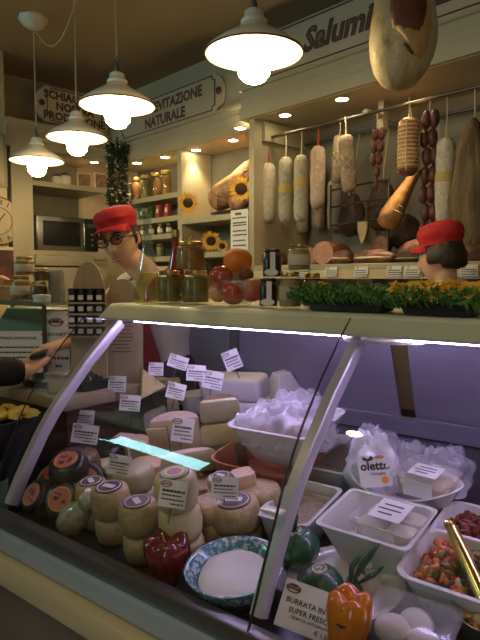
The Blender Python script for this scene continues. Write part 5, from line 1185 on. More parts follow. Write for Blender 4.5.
GR=[mat('fern_green',(.06,.155,.025),.5,c2=(.09,.21,.04),scale=20),mat('fern_light',(.14,.26,.05),.5)]
YF=mat('yellow_petals',(.78,.50,.03),.55,c2=(.74,.42,.02),scale=40); YC=mat('flower_centre',(.60,.24,.02),.7)
planter('fern_planter','low black planter of feathery green plants on the case top','plant',305,402,1.15,.040,620,GR,(9,.007,YF,YC),3,(.08,.018))
planter('flower_planter','low black planter of yellow primroses in front of the woman','plant',398,490,1.13,.040,360,GR,(92,.0150,YF,YC),6,(.08,.018))
# ---------------------------------------------------------------- service counter left of the case
CT=.98
sv=thing('service_counter','dark wooden service counter at the left end of the deli case','counter',(0,0,0))
x0,x1=-2.75,-1.385
G().box(((x0+x1)/2,1.165,CT-.02),(x1-x0,.43,.04),r=.006).build('worktop',mat('worktop_wood',(.42,.33,.22),.4,c2=(.37,.28,.18),scale=5,stretch=(1,8,8)),sv)
G().box(((x0+x1)/2,1.17,(CT-.04)/2),(x1-x0-.03,.40,CT-.04)).build('cabinet',M['wooddk'],sv,smooth=0)
G().box(((x0+x1)/2,.85,.64),(x1-x0-.03,.25,.025),r=.004).build('ledge',M['wooddk'],sv)
# pointed wooden boards
def peel(px,pyt,z,wpx,label,name='wooden_board'):
    q=W(px,300,z); k=z/F_PX; w=wpx*k/2; h=W(px,pyt,z).z-CT
    t=thing(name,label,'board',Vector((q.x,q.y,CT)),(R(-3),0,FACE))
    o=[(-w,0),(w,0)]+[(w*math.cos(R(a))**.8 if a<90 else 0.0,h*.55+h*.45*math.sin(R(a))) for a in range(0,91,8)]+[(-w*math.cos(R(a))**.8,h*.55+h*.45*math.sin(R(a))) for a in range(82,-1,-8)]
    g=G(); g.prism(o,.018,Mt((0,.009,0),rx=PI/2)); g.build('board',M['woodg'],t,smooth=30); return t,w,h,k
t,w_,h_,k=peel(88,262,1.77,36,'tall pointed wooden board with rows of small dark jars',)
rowp=(302,313,324,335); 
for i,py in enumerate(rowp):
    z=W(88,py,1.77).z-CT; G().box((0,-.030,z-.004),(w_*2,.045,.006)).build('shelf',M['woodg'],t,smooth=0)
    for j in range(4):
        q=t.location+Euler((R(-3),0,FACE)).to_matrix()@Vector((-w_+w_*(.25+.5*j),-.032,z))
        jj=thing('spice_jar','small dark jar with white label on the pointed board, '+('top','second','third','bottom')[i]+' row, '+('far left','centre left','centre right','far right')[j],'jar',q,(R(-3),0,FACE),'small dark jars on the pointed board')
        G().lathe([(0,0),(.0125,0),(.0135,.003),(.0135,.024),(.0125,.029),(0,.029)],14).build('glass_body',DJ,jj); G().lathe([(.0138,.027),(.0138,.040),(0,.0405)],14).build('lid',M['black'],jj); G().box((0,-.0136,.013),(.016,.0015,.014)).build('paper_label',M['card'],jj,smooth=0)
t,w_,h_,k=peel(122,279,1.86,40,'tall pointed wooden board rising just behind the left end of the case')
g=G(); rnd=random.Random(12)
for i in range(9): g.box((rnd.uniform(-.1,.1)*w_,-.0105,h_*(.30+.035*i)),(w_*rnd.uniform(.7,1.2),.0008,.0035))
g.build('printed_lines',M['inkb'],t,smooth=0)
# glass shelf with jars
sh=thing('glass_shelf','glass shelf on steel legs standing on the service counter','shelf',(0,0,0))
SY0,SY1,SX0,SX1,SH=1.10,1.36,-2.5,-1.72,1.237
G().box(((SX0+SX1)/2,(SY0+SY1)/2,SH-.005),(SX1-SX0,SY1-SY0,.010)).build('glass_top',glass('shelf_glass',(.55,.68,.58),1.5,.0,.10,(.25,.35,.27)),sh,smooth=0)
G().box(((SX0+SX1)/2,SY0+.002,SH-.006),(SX1-SX0,.006,.014)).build('front_trim',M['steeld'],sh)
for x in (SX0+.03,SX1-.03):
    for y in (SY0+.03,SY1-.03): G().tube([(x,y,CT),(x,y,SH-.01)],.008,10).build('leg',M['rail'],sh)
reg=thing('cash_till','grey-green cash till under the glass shelf','till',(-2.08,1.27,CT),(0,0,R(12)))
G().loft([[(-.17,-.12,0),(.17,-.12,0),(.17,.12,0),(-.17,.12,0)],[(-.17,-.12,.07),(.17,-.12,.07),(.17,.12,.09),(-.17,.12,.09)],[(-.16,-.03,.13),(.16,-.03,.13),(.16,.11,.20),(-.16,.11,.20)],[(-.15,.03,.215),(.15,.03,.215),(.15,.10,.22),(-.15,.10,.22)]]).build('body',mat('till_body',(.22,.25,.18),.4),reg,smooth=30)
G().box((0,-.075,.105),(.28,.004,.05),Matrix.Rotation(0,4,'X')).build('key_panel',M['black'],reg)
def sj(px,Y,py0,py1,wpx,label,cont,lid,base=0,band=None):
    q=WY(px,290,Y); q.z=SH+base; k=scl(q); return jar(0,0,0,wpx*k/2,(py1-py0)*k,label,cont,lid,'jars on the glass shelf',room=False,p=q,band=band),(py1-py0)*k
t,h=sj(21,1.18,276,300,20,'gold-lidded jar at the bottom left on the glass shelf',PRE[2],M['gold'],0,M['signl'])
sj(25,1.19,257,276,19,'gold-lidded jar stacked on another on the glass shelf',PRE[2],M['gold'],h+.001,M['signl'])
t,h=sj(39,1.20,281,300,17,'squat jar with brown lid beside the stacked pair on the glass shelf',PRE[0],M['gold'],0)
t2_,h2_=sj(42,1.20,268,281,15,'small dark jar stacked on the squat one on the glass shelf',PRE[0],M['gold'],h+.001)
q=WY(42,299,1.145); q.z=SH; t=thing('white_tub','small white round tub at the shelf front edge','tub',q); G().lathe([(0,0),(.028,0),(.031,.018),(.032,.018),(.032,.024),(0,.025)],24).build('tub',M['whitep'],t); G().lathe([(.0,.0252),(.026,.0252),(.026,.026),(0,.0262)],20).build('lid_disc',M['card'],t)
q=WY(3,294,1.20); q.z=SH; t=thing('bread_basket','small basket with an orange packet at the left end of the glass shelf','basket',q)
G().loft([[(x*k,y*k,z) for x,y in srect(.12,.09,.02,4)] for k,z in ((.85,0),(1,.05),(1.03,.05),(1,.055),(.95,.052),(.8,.01))]).build('basket',M['wood'],t); G().box((0,-.01,.06),(.06,.03,.06),Mt((0,0,0),ry=.3),r=.004).build('packet',mat('orange_packet',(.45,.16,.04),.5),t)
q=WY(57,300,1.25); q.z=SH; t=thing('paper_bag','upright grey paper packet at the right end of the glass shelf','packet',q,(0,0,FACE)); k=scl(q)
G().loft([[(x*s,y*s2,z) for x,y in srect(13*k,.05,.006,3)] for s,s2,z in ((1,1,0),(1.02,1,.04),(.98,.8,26*k),(1,.2,30*k))]).build('packet',mat('grey_packet',(.20,.19,.16),.7,c2=(.28,.26,.22),scale=20),t)
# standing signs
def stand(name,label,px0,py0,px1,py1,z,lines,logo=None,roll=0):
    a=W((px0+px1)/2,(py0+py1)/2,z); k=z/F_PX; w,h=(px1-px0)*k,(py1-py0)*k
    t=thing(name,label,'sign',Vector((a.x,a.y,CT)),(R(-6),R(roll),FACE)); zb=a.z-h/2-CT
    G().box((0,0,zb+h/2),(w,.004,h)).build('sheet',M['card'],t,smooth=0)
    if zb>.004: G().box((0,.02,zb/2+.01),(w*.6,.03,zb+.02)).build('stand',M['clear'],t)
    F=Euler((PI/2,0,0)).to_matrix().to_4x4()
    g=G()
    for s,x,zz,sz in lines:
        if s: text(g,s,sz*h,Matrix.Translation((x*w,-.0028,zb+zz*h))@F,bold=.02)
        else:
            rnd=random.Random(int(zz*1000)); xx=-w*.44
            while xx<w*sz-.004: l=rnd.uniform(.004,.014); g.box((xx+l/2,-.0026,zb+zz*h),(l,.0008,h*.035)); xx+=l+.003
    g.build('lettering',M['ink'],t,smooth=0)
    if logo:
        g=G(); Fl=Matrix.Translation((logo[0]*w,-.0028,zb+logo[1]*h))@F; rr=logo[2]*h; g.add(*ring(rr,rr*.14,0,24,5),M=Fl@Matrix.Diagonal((1.6,.85,1,1))); g.prism([(-rr*1.5,-rr*.2),(rr*1.5,-rr*.2),(rr*1.5,rr*.2),(-rr*1.5,rr*.2)],.0006,Fl); g.prism([(x*rr,abs(y)*rr*.5+rr*.15) for x,y in circ(1,14,0,180)],.0006,Fl); g.build('logo',M['inkb'],t,smooth=0)
stand('counter_sign','wide white sign with a heading and small text, left on the service counter',-14,331,44,374,2.04,[('ANTIPASTI, POLPETTONE',.0,.83,.085),('',0,.62,.40),('',0,.50,.42),('',0,.38,.34),('',0,.24,.30)])
stand('counter_sign','white sign with a brown oval logo and large heading by the pointed board',41,311,69,390,1.98,[('ORECCHIETTE',.0,.70,.058),('DI SEMOLA',.0,.58,.058),('',0,.40,.40),('',0,.30,.3),('',0,.20,.4)],(.0,.86,.055))
# money tray, receipt, tub, pasta
q=WH(37,386,CT); q.y+=.035; t=thing('money_tray','black oval money tray on the service counter below the hands','tray',q)
G().loft([[(x*k,y*k,z) for x,y in circ(.105,36,ry=.075)] for k,z in ((.8,0),(.84,.002),(1,.02),(1.03,.022),(1,.024),(.83,.008))]).build('tray',M['black'],t)
q=WH(47,381,CT+.03); q.y+=.02; t=thing('receipt','small white receipt lying on the black money tray','receipt',q,(R(6),R(-5),R(25))); G().box((0,0,.002),(.055,.04,.0012)).build('paper',M['card'],t,smooth=0)
g=G()
for i in range(4): g.box((0,.012-.007*i,.0028),(.035-.006*(i%2),.002,.0004))
g.build('printed_lines',M['ink'],t,smooth=0)
r_=ray(60,396); q=Vector((-1.455,r_.y*(-1.455/r_.x),CT)); t=clearbox('plastic_tub','clear plastic tub with a pinkish lid at the end of the service counter',q,.075,.06,.06,(0,0,FACE),None,False); G().box((0,0,.0625),(.06,.048,.003),r=.001).build('lid',CH['pink'],t); G().box((0,0,.025),(.055,.04,.04),r=.004).build('contents',CH['peach'],t)
# pasta basket on the left
q=W(9,408,1.60); PASTA=mat('egg_pasta',(.72,.55,.12),.6,c2=(.66,.48,.08),scale=30)
t=thing('black_crate','black crate at the front corner of the service counter under yellow pasta','crate',Vector((q.x-.02,q.y-.0,.6525)),(0,0,R(6)))
zc=q.z-.6525-.03
G().loft([[(x*k,y*k,z) for x,y in srect(.17,.15,.012,4)] for k,z in ((.8,0),(.82,.004),(1,zc),(1.04,zc),(1.04,zc+.006),(.96,zc+.006),(.80,.01))]).build('crate',M['blackm'],t)
rnd=random.Random(3)
for i in range(13):
    a=Vector((t.location.x+rnd.uniform(-.065,.065),t.location.y+rnd.uniform(-.055,.055),t.location.z+zc+.004+.010*rnd.random()))
    o=thing('pasta_round','yellow filled pasta round in the black crate at the left','pasta',a,(R(rnd.uniform(-30,30)),R(rnd.uniform(-30,30)),rnd.random()*6),'yellow pasta rounds in the black crate')
    G().lathe([(0,0),(.020,0),(.024,.003),(.018,.006),(.014,.013),(.006,.017),(0,.017)],18,None,0,lambda q_,an,r,z:(q_[0]*(1+.12*math.cos(7*an)*(r>.015)),q_[1]*(1+.12*math.cos(7*an)*(r>.015)),q_[2])).build('pasta_body',PASTA,o)
WG=mat('dark_bottle_glass',(.010,.022,.012),.12,coat=.8)
for i,(px,lab) in enumerate(((4,'dark green bottle on the ledge below the pasta crate, farther from the case'),(17,'dark green bottle on the ledge below the pasta crate, nearer the case'))):
    q=WY(px,450,.79); q.z=.6525; q.x=min(q.x,-1.43-.001); t=thing('dark_bottle',lab,'bottle',Vector((-1.50+.075*i,.755,.6525)),(0,0,0),'dark bottles on the counter ledge')
    G().lathe([(0,0),(.034,0),(.037,.005),(.037,.155),(.03,.180),(.015,.195),(.013,.225),(.0155,.227),(.0155,.235),(0,.236)],24).build('glass_body',WG,t,smooth=50)
    G().lathe([(.0378,.06),(.0378,.14),(.037,.141)],24).build('paper_label',mat('bottle_label',(.10,.20,.14),.6),t)

q=WH(101,391,CT); q.x=-1.485; t=thing('black_tray','black tray of dark olives at the right end of the service counter','tray',q,(0,0,0))
G().loft([[(x*k,y*k,z) for x,y in srect(.16,.12,.02,5)] for k,z in ((.85,0),(.9,.004),(1,.03),(1.03,.03),(1.03,.033),(.97,.033),(.86,.008))]).build('body',M['black'],t)
o=heap(G(),.136,.10,.022,.02,90,.012,[0]).build('black_olives',mat('black_olive',(.05,.035,.02),.2,coat=.6),None,q); tag(o,'dark olives heaped in the black tray on the service counter','olives')['kind']='stuff'
# ---------------------------------------------------------------- people
def capsule(g,a,b,ra,rb,n=14):
    a,b=Vector(a),Vector(b); d=b-a; L=d.length; Q=Matrix.Translation(a)@d.to_track_quat('Z','Y').to_matrix().to_4x4()
    pr=[(0,-ra)]+[(ra*math.cos(R(t)),ra*math.sin(R(t))) for t in(-60,-30,0)]+[(rb*math.cos(R(t)),L+rb*math.sin(R(t))) for t in(0,30,60)]+[(0,L+rb)]
    g.lathe(pr,n,Q)
def chainc(g,pts,rs,n=14):
    for i in range(len(pts)-1): capsule(g,pts[i],pts[i+1],rs[i],rs[i+1],n)
def remesh(g,name,mt,parent,vox,smooth_it=6):
    o=g.build(name,mt,None,smooth=180)
    m=o.modifiers.new('r','REMESH'); m.mode='VOXEL'; m.voxel_size=vox; m.use_smooth_shade=True
    s=o.modifiers.new('s','SMOOTH'); s.factor=.5; s.iterations=smooth_it
    me=bpy.data.meshes.new_from_object(o.evaluated_get(bpy.context.evaluated_depsgraph_get()))
    o.modifiers.clear(); old=o.data; o.data=me; bpy.data.meshes.remove(old)
    me.materials.clear(); me.materials.append(mt); me.polygons.foreach_set('use_smooth',[True]*len(me.polygons))
    if parent: o.parent=parent
    return o
def headfn(q,u):
    x,y,z=q
    t=max(0,-u.z); tu=max(0,u.z)
    x*=1-.34*t**1.4; 
    if u.y>0: y*=1-.38*t
    else: y*=1-.06*t; y-=.012*t**1.5
    f=max(0,-u.y)
    y-= .027*math.exp(-(x/.0115)**2-((z+.030)/.016)**2)*f           # nose tip
    y-= .015*math.exp(-(x/.009)**2-((z-.002)/.024)**2)*f           # bridge
    for s in(-1,1): y+= .013*math.exp(-((x-s*.033)/.017)**2-((z-.012)/.014)**2)*f
    y-= .006*math.exp(-(x/.05)**2-((z-.036)/.012)**2)*f            # brow
    y-= .008*math.exp(-(x/.022)**2-((z+.064)/.006)**2)*f           # lips
    y-= .007*math.exp(-(x/.018)**2-((z+.078)/.006)**2)*f
    y+= .006*math.exp(-(x/.024)**2-((z+.0705)/.003)**2)*f
    y-= .012*math.exp(-(x/.022)**2-((z+.105)/.018)**2)*f           # chin
    for s in(-1,1): x+= s*.006*math.exp(-((z+.02)/.025)**2-((y+.05)/.03)**2)
    return Vector((x,y,z))
def add_head(g,Mh):
    g.ell((0,0,0),(.076,.097,.120),72,54,Mh,0,headfn)
    for s in(-1,1): g.ell((s*.076,.012,-.005),(.010,.020,.032),16,12,Mh@Matrix.Translation((s*0,0,0)))
def hand(g,Mw,side=1,curl=40,thumb=35,pinch=False):
    # local: wrist at origin, fingers along -Y, palm down, thumb towards +X*side
    P=lambda x,y,z: Mw@Vector((x*side,y,z))
    for x,y0,y1,r0,r1 in ((-.030,-.008,-.078,.015,.012),(-.010,-.004,-.086,.016,.013),(.010,-.004,-.086,.016,.013),(.028,-.010,-.080,.015,.012)): capsule(g,P(x*.75,y0,0),P(x,y1,.002),r0,r1,12)
    for i,(x,L) in enumerate(((-.032,.058),(-.011,.074),(.010,.080),(.030,.070))):
        base=Vector((x,-.082 if i else -.074,.002)); a=0; p=base; rs=(.0098,.009,.0082,.0072); pts=[p]
        for j,(fr_,cu) in enumerate(((.45,.5),(.32,1.0),(.23,.9))):
            a+=R(curl*cu*(1.1-.08*i)); p=p+Vector((0,-math.cos(a)*L*fr_,-math.sin(a)*L*fr_)); pts.append(p)
        chainc(g,[P(*q) for q in pts],rs,10)
    tp=[Vector((.024,-.022,-.004)),Vector((.046,-.048,-.014)),Vector((.050,-.078,-.024)),Vector((.042,-.100,-.034))]
    chainc(g,[P(*q) for q in tp],(.014,.0115,.0102,.0082),10)
def person(name,label,loc,rz,head_c,head_rot,sh_h,arms,sleeves,clothes,waist=.95,lean=(0,0),scale_w=1.0,hs=.93):
    """loc: floor point; head_c, arms in world space"""
    t=thing(name,label,'person',loc,(0,0,0)); off=-Vector(loc)
    Mh=Matrix.Translation(Vector(head_c)+off)@head_rot.to_matrix().to_4x4()@Matrix.Scale(hs,4)
    Bz=Matrix.Rotation(rz,4,'Z'); sw=.185*scale_w
    L=lambda x,y,z: Bz@Vector((x,y,0))+Vector((0,0,z))
    lx,ly=lean; hipz=waist-.03
    shl=L(-sw+lx,ly,sh_h); shr=L(sw+lx,ly,sh_h); chest=L(lx,ly,sh_h-.10)
    neck0=L(lx,ly+.01,sh_h+.02); nb=Mh@Vector((0,.022,-.075))
    g=G(); add_head(g,Mh); capsule(g,neck0,nb,.060*scale_w*hs,.056*scale_w*hs,20)
    def torso(g,e):
        rings=[]
        for f,w,d in ((0,.165,.115),(.18,.155,.105),(.40,.15,.105),(.65,.172,.115),(.85,.185,.11),(.97,.15,.085),(1.04,.08,.06)):
            z=hipz+(sh_h-hipz)*f; cx,cy=lx*f,ly*f
            rings.append([L(cx+(w*scale_w+e)*math.cos(a),cy+(d+e)*math.sin(a),z) for a in [2*PI*i/28 for i in range(28)]])
        g.loft(rings)
        capsule(g,shl,shr,.062+e,.062+e,16)
    torso(g,0)
    def legs(g,e):
        for s in(-1,1): chainc(g,[L(s*.09,0,hipz+.02),L(s*.10,-.01,hipz*.53),L(s*.10,.01,.09)],(.095+e,.062+e,.042+e),16)
        g.ell(L(0,0,hipz),(.165+e,.12+e,.10+e),24,14,None)
    legs(g,0)
    for s in(-1,1): capsule(g,L(s*.10,.02,.04),L(s*.11,-.14,.035),.035,.028,12)
    g2=G(); torso(g2,.012)
    for (sh,el,wr,hx,side,curl) in arms:
        shv=shl if sh=='l' else shr; el,wr=Vector(el)+off,Vector(wr)+off
        chainc(g,[shv,el,wr],(.055,.040,.027),16)
        d=(Vector(hx)+off-wr).normalized(); up=Vector((0,0,1)); xa=d.cross(up).normalized()*-1; za=(d*-1).cross(xa)*-1
        xa=up.cross(d*-1).normalized()*-1; ya=-d; za=xa.cross(ya); Mw=Matrix(((xa.x,ya.x,za.x,wr.x),(xa.y,ya.y,za.y,wr.y),(xa.z,ya.z,za.z,wr.z),(0,0,0,1)))
        hand(g,Mw,side,curl)
        if sleeves=='long': chainc(g2,[shv,el,wr+(el-wr)*.06],(.068,.055,.044),16)
        elif sleeves=='half': chainc(g2,[shv,shv.lerp(el,.9)],(.068,.056),16)
    body=remesh(g,'body',M['skin'],t,.0048,3)
    sh=remesh(g2,'shirt' if clothes!='jacket' else 'jacket',M['shirt'] if clothes!='jacket' else M['jacket'],t,.009,5)
    g3=G(); legs(g3,.014); remesh(g3,'trousers',M['navy'],t,.011,4)
    for s in(-1,1): 
        g4=G(); capsule(g4,L(s*.10,.025,.045),L(s*.11,-.16,.04),.042,.036,14); g4.build('shoe',M['blackm'],t,smooth=180)
    return t,Mh,L
def eyes(t,Mh):
    for s in(-1,1):
        e=G().ell((s*.033,-.072,.012),(.0125,.0125,.0125),16,12,Mh).build('eye',M['eyew'],t,smooth=180)
        G().ell((s*.033,-.0822,.011),(.006,.004,.006),12,8,Mh).build('iris',M['ink'],e,smooth=180)
        g=G(); g.tube([Mh@Vector((s*.016,-.096,.034)),Mh@Vector((s*.034,-.096,.039)),Mh@Vector((s*.052,-.083,.034))],[.0025,.004,.002],6); g.build('eyebrow',M['hair'],t)
    g=G(); g.ell((0,-.091,-.0645),(.019,.006,.0038),16,8,Mh); g.ell((0,-.090,-.076),(.016,.007,.0042),16,8,Mh); g.build('lips',M['lip'],t,smooth=180)
def hair(t,Mh,low=-.06,back=-.02):
    def fn(q,u):
        n=1+.03*mnoise.noise(u*6)
        q=Vector((q.x*n,q.y*n,q.z*n))
        lim=low if u.y>.15 else (.035 if u.y<-.35 else -.035)
        if u.y<-.15: q.y=max(q.y,-.088)
        if q.z<lim: q.z=lim+(q.z-lim)*.05; q.x*=.93; q.y*=.93
        return q
    g=G(); g.ell((0,.012,.006),(.083,.102,.124),48,32,Mh,0,fn); g.build('hair',M['hair'],t,smooth=180)
def cap(t,Mh,tilt=0,kz=.95):
    Mc=Mh@Matrix.Translation((0,.006,.050))@Matrix.Rotation(R(tilt),4,'X')@Matrix.Diagonal((1,1,kz,1))
    def fn(q,a,r,z):
        k=1+.012*math.cos(6*a)*(z>.03)+.01*mnoise.noise((math.cos(a)*3,math.sin(a)*3,z*40)); return (q[0]*.93*k,q[1]*1.14*k,q[2]+.010*(q[1]/.1)*(z>.04))
    G().lathe([(.080,-.004),(.0885,-.004),(.089,.028),(.094,.034),(.096,.052),(.092,.074),(.080,.090),(.055,.100),(.02,.104),(0,.104)],48,Mc,0,fn).build('cap',M['red'],t,smooth=60)
    g=G(); rings=[]
    for rr,dz in ((.0,0),(.25,-.001),(.5,-.004),(.75,-.009),(1,-.016)):
        up=[];lo=[]
        for i in range(25):
            a=R(200+140*i/24); bx,by=.083*math.cos(a),.101*math.sin(a); ex_=math.sin((i/24)*PI)**.55; e=.050*ex_*rr
            x=bx*(1+.10*rr*ex_); y=by-e; z=.004+dz*1.0-.010*rr*(abs(math.cos(a)))**2*2
            up.append((x,y,z+.0022)); lo.append((x,y,z-.0022))
        rings.append(up+list(reversed(lo)))
    g.loft(rings,Mc); g.build('cap_visor',M['red'],t,smooth=70)
    G().lathe([(.008,.100),(.008,.107),(0,.109)],12,Mc).build('cap_button',M['red'],t)
    g=G(); g.add(*ring(1,.02,.030,48,6),M=Mc@Matrix.Diagonal((.0835,.1025,1,1))) if False else None
# ---- the man behind the counter's left end
hc=W(120.5,240,2.34)
hr_m=Euler((R(13),R(-12),R(22)))
HX=WY(37,352,1.01)
mloc=(hc.x+.13,hc.y+.12,0)
fl=W(52,345,1.80)
wr=Vector((-1.52,1.06,1.088)); 
manw=W(71,342,1.88); mant=W(44,350,1.82)
man,Mh,Lm=person('person','man in red cap and dark glasses, head bowed, handing something over the counter',mloc,R(-12),hc,hr_m,hc.z-.195,[('l',(mloc[0]-.10,mloc[1]-.30,1.14),manw,mant,-1,38),('r',(mloc[0]+.24,mloc[1]+.10,1.08),(mloc[0]+.20,mloc[1]+.04,.84),(mloc[0]+.20,mloc[1]+.0,.76),1,30)],'half','shirt',lean=(-.02,-.04))
eyes(man,Mh); hair(man,Mh,-.07); cap(man,Mh,-7,.92)
g=G()
for s in(-1,1):
    o=[(s*.034+.026*math.cos(a)*(1 if abs(math.cos(a))<.7 else 1.0),-.1045,.010+.019*math.sin(a)) for a in [2*PI*i/20 for i in range(20)]]
    g.tube(o+[o[0]],.0032,6,Mh,cap=False); g.tube([(s*.059,-.103,.014),(s*.076,-.07,.012),(s*.083,.0,.008),(s*.082,.018,-.006)],.0030,6,Mh)
g.tube([(-.010,-.1055,.014),(0,-.1095,.017),(.010,-.1055,.014)],.003,6,Mh)
gl=g.build('glasses',M['black'],man,smooth=180)
for s in(-1,1): G().lathe([(0,0),(1,0),(1,.001),(0,.001)],20,Mh@Matrix.Translation((s*.034,-.1035,.010))@Matrix.Rotation(R(90),4,'X')@Matrix.Diagonal((.025,.018,1,1))).build('lens',glass('spectacle_lens',(.80,.80,.80),1.4,.0),gl,smooth=0)
def strap(t,L,lx,ly,z0,z1,x,dep,name='apron_strap'):
    pass
sh_z=hc.z-.195
g=G(); bib=[]
for z,w,dp in ((sh_z-.10,.10,.142),(sh_z-.25,.14,.140),(sh_z-.45,.165,.134)): bib.append([Lm(x,-.03*max(0,(z-.92)/(sh_z-.92))-dp*math.sqrt(max(.1,1-(x/.215)**2)),z) for x in [w*(-1+i/4) for i in range(9)]]+[Lm(x,-.03*max(0,(z-.92)/(sh_z-.92))-(dp+.006)*math.sqrt(max(.1,1-(x/.215)**2)),z) for x in [w*(1-i/4) for i in range(9)]])
g.loft(bib); ap=g.build('apron',M['redd'],man,smooth=60)
g=G()
for s in(-1,1): g.tube([Lm(s*.09,-.162,sh_z-.10),Lm(s*.095,-.12,sh_z+.02),Lm(s*.085,-.03,sh_z+.082),Lm(s*.07,.07,sh_z+.03)],.009,8)
g.build('apron_strap',M['redd'],ap)
g=G(); nb=Lm(0,-.025,sh_z+.062)
for s in(-1,1): g.loft([[nb+Vector((Lm(s*.010,-.078,0))),nb+Lm(s*.055,-.085,-.035),nb+Lm(s*.012,-.098,-.055)],[nb+Lm(s*.075,-.01,.025),nb+Lm(s*.095,-.01,-.012),nb+Lm(s*.085,-.03,-.02)],[nb+Lm(s*.03,.075,.03),nb+Lm(s*.03,.09,.0),nb+Lm(s*.02,.085,.01)]])
g.build('collar',M['shirt'],man,smooth=60)
# ---- the woman in the aisle behind the case
wc=W(440,257,2.42)
wloc=(wc.x+.02,wc.y+.01,0)
wom,Mw_,Lw=person('person','woman in red cap and white collar, seen from behind, facing left at the meat shelf',wloc,R(-80),wc,Euler((R(8),R(-3),R(-98))),wc.z-.180,[('l',(wloc[0]-.10,wloc[1]-.22,1.05),(wloc[0]-.28,wloc[1]-.14,1.00),(wloc[0]-.40,wloc[1]-.12,1.0),-1,30),('r',(wloc[0]-.08,wloc[1]+.22,1.05),(wloc[0]-.26,wloc[1]+.16,1.00),(wloc[0]-.38,wloc[1]+.16,1.0),1,30)],'long','shirt',waist=.90,scale_w=.88,hs=.90)
eyes(wom,Mw_); cap(wom,Mw_,-4,1.08)
def whair(q,u):
    n=1+.05*mnoise.noise(u*5); q=Vector((q.x*n,q.y*n,q.z*n))
    if u.y<-.05: q.y=max(q.y,-.052)
    lim=-.045 if u.y>.2 else -.02
    if q.z<lim: q.z=lim+(q.z-lim)*.12; q.x*=.95; q.y*=.95
    return q
G().ell((0,.022,-.012),(.090,.100,.128),48,32,Mw_,0,whair).build('hair',M['hair'],wom,smooth=180)
sz=wc.z-.180
nb=Lw(0,.0,sz+.058); g=G()
for s in(-1,1): g.loft([[nb+Lw(s*.010,-.075,0),nb+Lw(s*.05,-.085,-.035),nb+Lw(s*.012,-.095,-.05)],[nb+Lw(s*.066,0,.03),nb+Lw(s*.095,0,-.015),nb+Lw(s*.08,-.02,-.02)],[nb+Lw(0,.072,.038),nb+Lw(0,.105,-.010),nb+Lw(0,.09,.0)]])
g.build('collar',M['shirt'],wom,smooth=60)
g=G()
for s in(-1,1): g.loft([[Lw(s*x,y,z) for x,y,z in r] for r in ([(.07,-.10,sz+.0),(.11,-.10,sz-.01),(.11,-.11,sz-.015)],[(.075,-.02,sz+.076),(.125,-.02,sz+.066),(.12,-.02,sz+.062)],[(.06,.06,sz+.065),(.12,.07,sz+.045),(.12,.06,sz+.04)],[(.05,.115,sz-.02),(.13,.115,sz-.04),(.12,.10,sz-.04)],[(.03,.132,sz-.25),(.14,.128,sz-.25),(.13,.11,sz-.25)])])
g.build('apron_strap',M['redd'],wom,smooth=60)
# ---- the customer whose arm reaches in from the left
cw=W(23,372,1.74); ct=W(38,360,1.80)
cloc=(-1.98,.33,0)
cus,Mc_,Lc=person('person','customer in a black jacket whose arm reaches in from the left','person' and cloc,R(160),(-1.99,.36,1.60),Euler((R(12),0,R(165))),1.37,[('l',(-1.80,.52,1.07),cw,ct,1,55),('r',(-2.24,.36,1.08),(-2.22,.50,.98),(-2.2,.62,.96),-1,40)],'long','jacket',waist=.93)
eyes(cus,Mc_); hair(cus,Mc_,-.07)
# what passes between the hands
q=W(38,351,1.78); t=thing('wallet','dark wallet passing between the two hands','wallet',q+Vector((0,0,-.012)),(R(10),R(-15),FACE+R(10)))
G().box((0,0,0),(.05,.035,.010),r=.003).build('wallet',M['black'],t); G().box((.01,0,.007),(.045,.024,.0015)).build('card',M['steeld'],t,smooth=0)
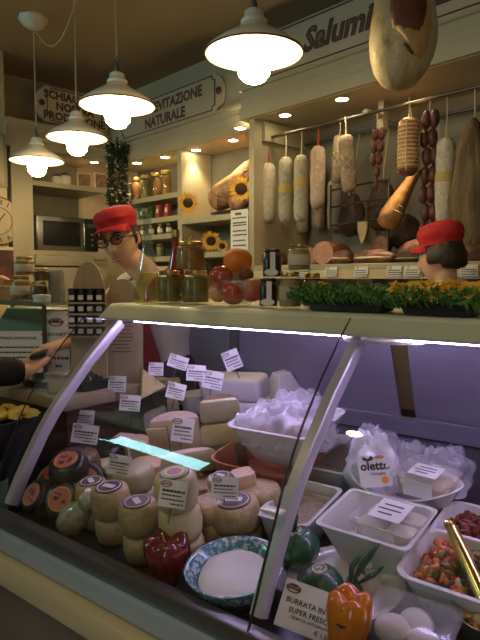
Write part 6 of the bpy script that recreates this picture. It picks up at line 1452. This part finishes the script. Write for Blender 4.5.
# ---------------------------------------------------------------- shop front behind the camera
wx,wy=-3.50,-2.40
def wallbox(g,x0,x1,z0,z1): g.box(((x0+x1)/2,wy-.06,(z0+z1)/2),(x1-x0,.12,z1-z0))
g=G(); wz0,wz1,ww0,ww1=2.50,2.86,wx-.95,wx+.50
wallbox(g,-5.1,ww0,0,CEIL); wallbox(g,ww1,.85,0,CEIL); wallbox(g,1.85,2.6,0,CEIL); wallbox(g,.85,1.85,2.25,CEIL); wallbox(g,ww0,ww1,0,wz0); wallbox(g,ww0,ww1,wz1,CEIL)
struct(g.build('wall_front',M['wall'],None,rot=RR,smooth=0))
wn=G()
for x in (ww0+.02,ww1-.02): wn.box((x,wy-.04,(wz0+wz1)/2),(.04,.05,wz1-wz0))
for z in (wz0+.02,wz1-.02): wn.box((wx,wy-.04,z),(ww1-ww0,.05,.04))
struct(wn.build('window_1',M['cream'],None,rot=RR,smooth=0))
lamp('window_daylight','AREA',B((ww0+ww1)/2,wy-.075,(wz0+wz1)/2),(R(90),0,ROOM),DAY,(.38,.84,.90),shape='RECTANGLE',size=ww1-ww0-.04,size_y=wz1-wz0-.04)
lamp('added_cool_fill','AREA',B(1.35,wy-.05,1.2),(R(90),0,ROOM),COOL_FILL,(.72,.88,1.0),shape='RECTANGLE',size=.9,size_y=2.0)  # cool fill added to brighten the counter front from behind the camera
for x,y,e in ((-1.5,-.6,30),(.2,-.9,34),(1.3,.3,30)):  # warm spots without fixtures, added to light the case front
    lamp('added_front_spot','SPOT',B(x,y,CEIL-.03),Vector((-.12,.55,-1)).to_track_quat('-Z','Y').to_euler(),e*FS,(1,.70,.36),spot_size=R(110),spot_blend=.8,shadow_soft_size=.05)
struct(G().box((XBK+(XL-XBK)/2-.02,(yc0-2.4)/2-.01,CEIL/2),(XL-XBK-.02,yc0+2.4-.03,CEIL)).build('wall_left_pier',M['wall'],None,rot=RR,smooth=0))
dn=G()
for x in (.875,1.825): dn.box((x,wy-.03,1.12),(.05,.06,2.24))
dn.box((1.35,wy-.03,2.225),(1.0,.06,.05)).box((1.35,wy-.03,.08),(.9,.06,.16)).box((1.35,wy-.03,1.0),(.9,.04,.05))
struct(dn.build('added_door_1',M['wooddk'],None,rot=RR,smooth=0))  # unseen door frame, added around the cool fill
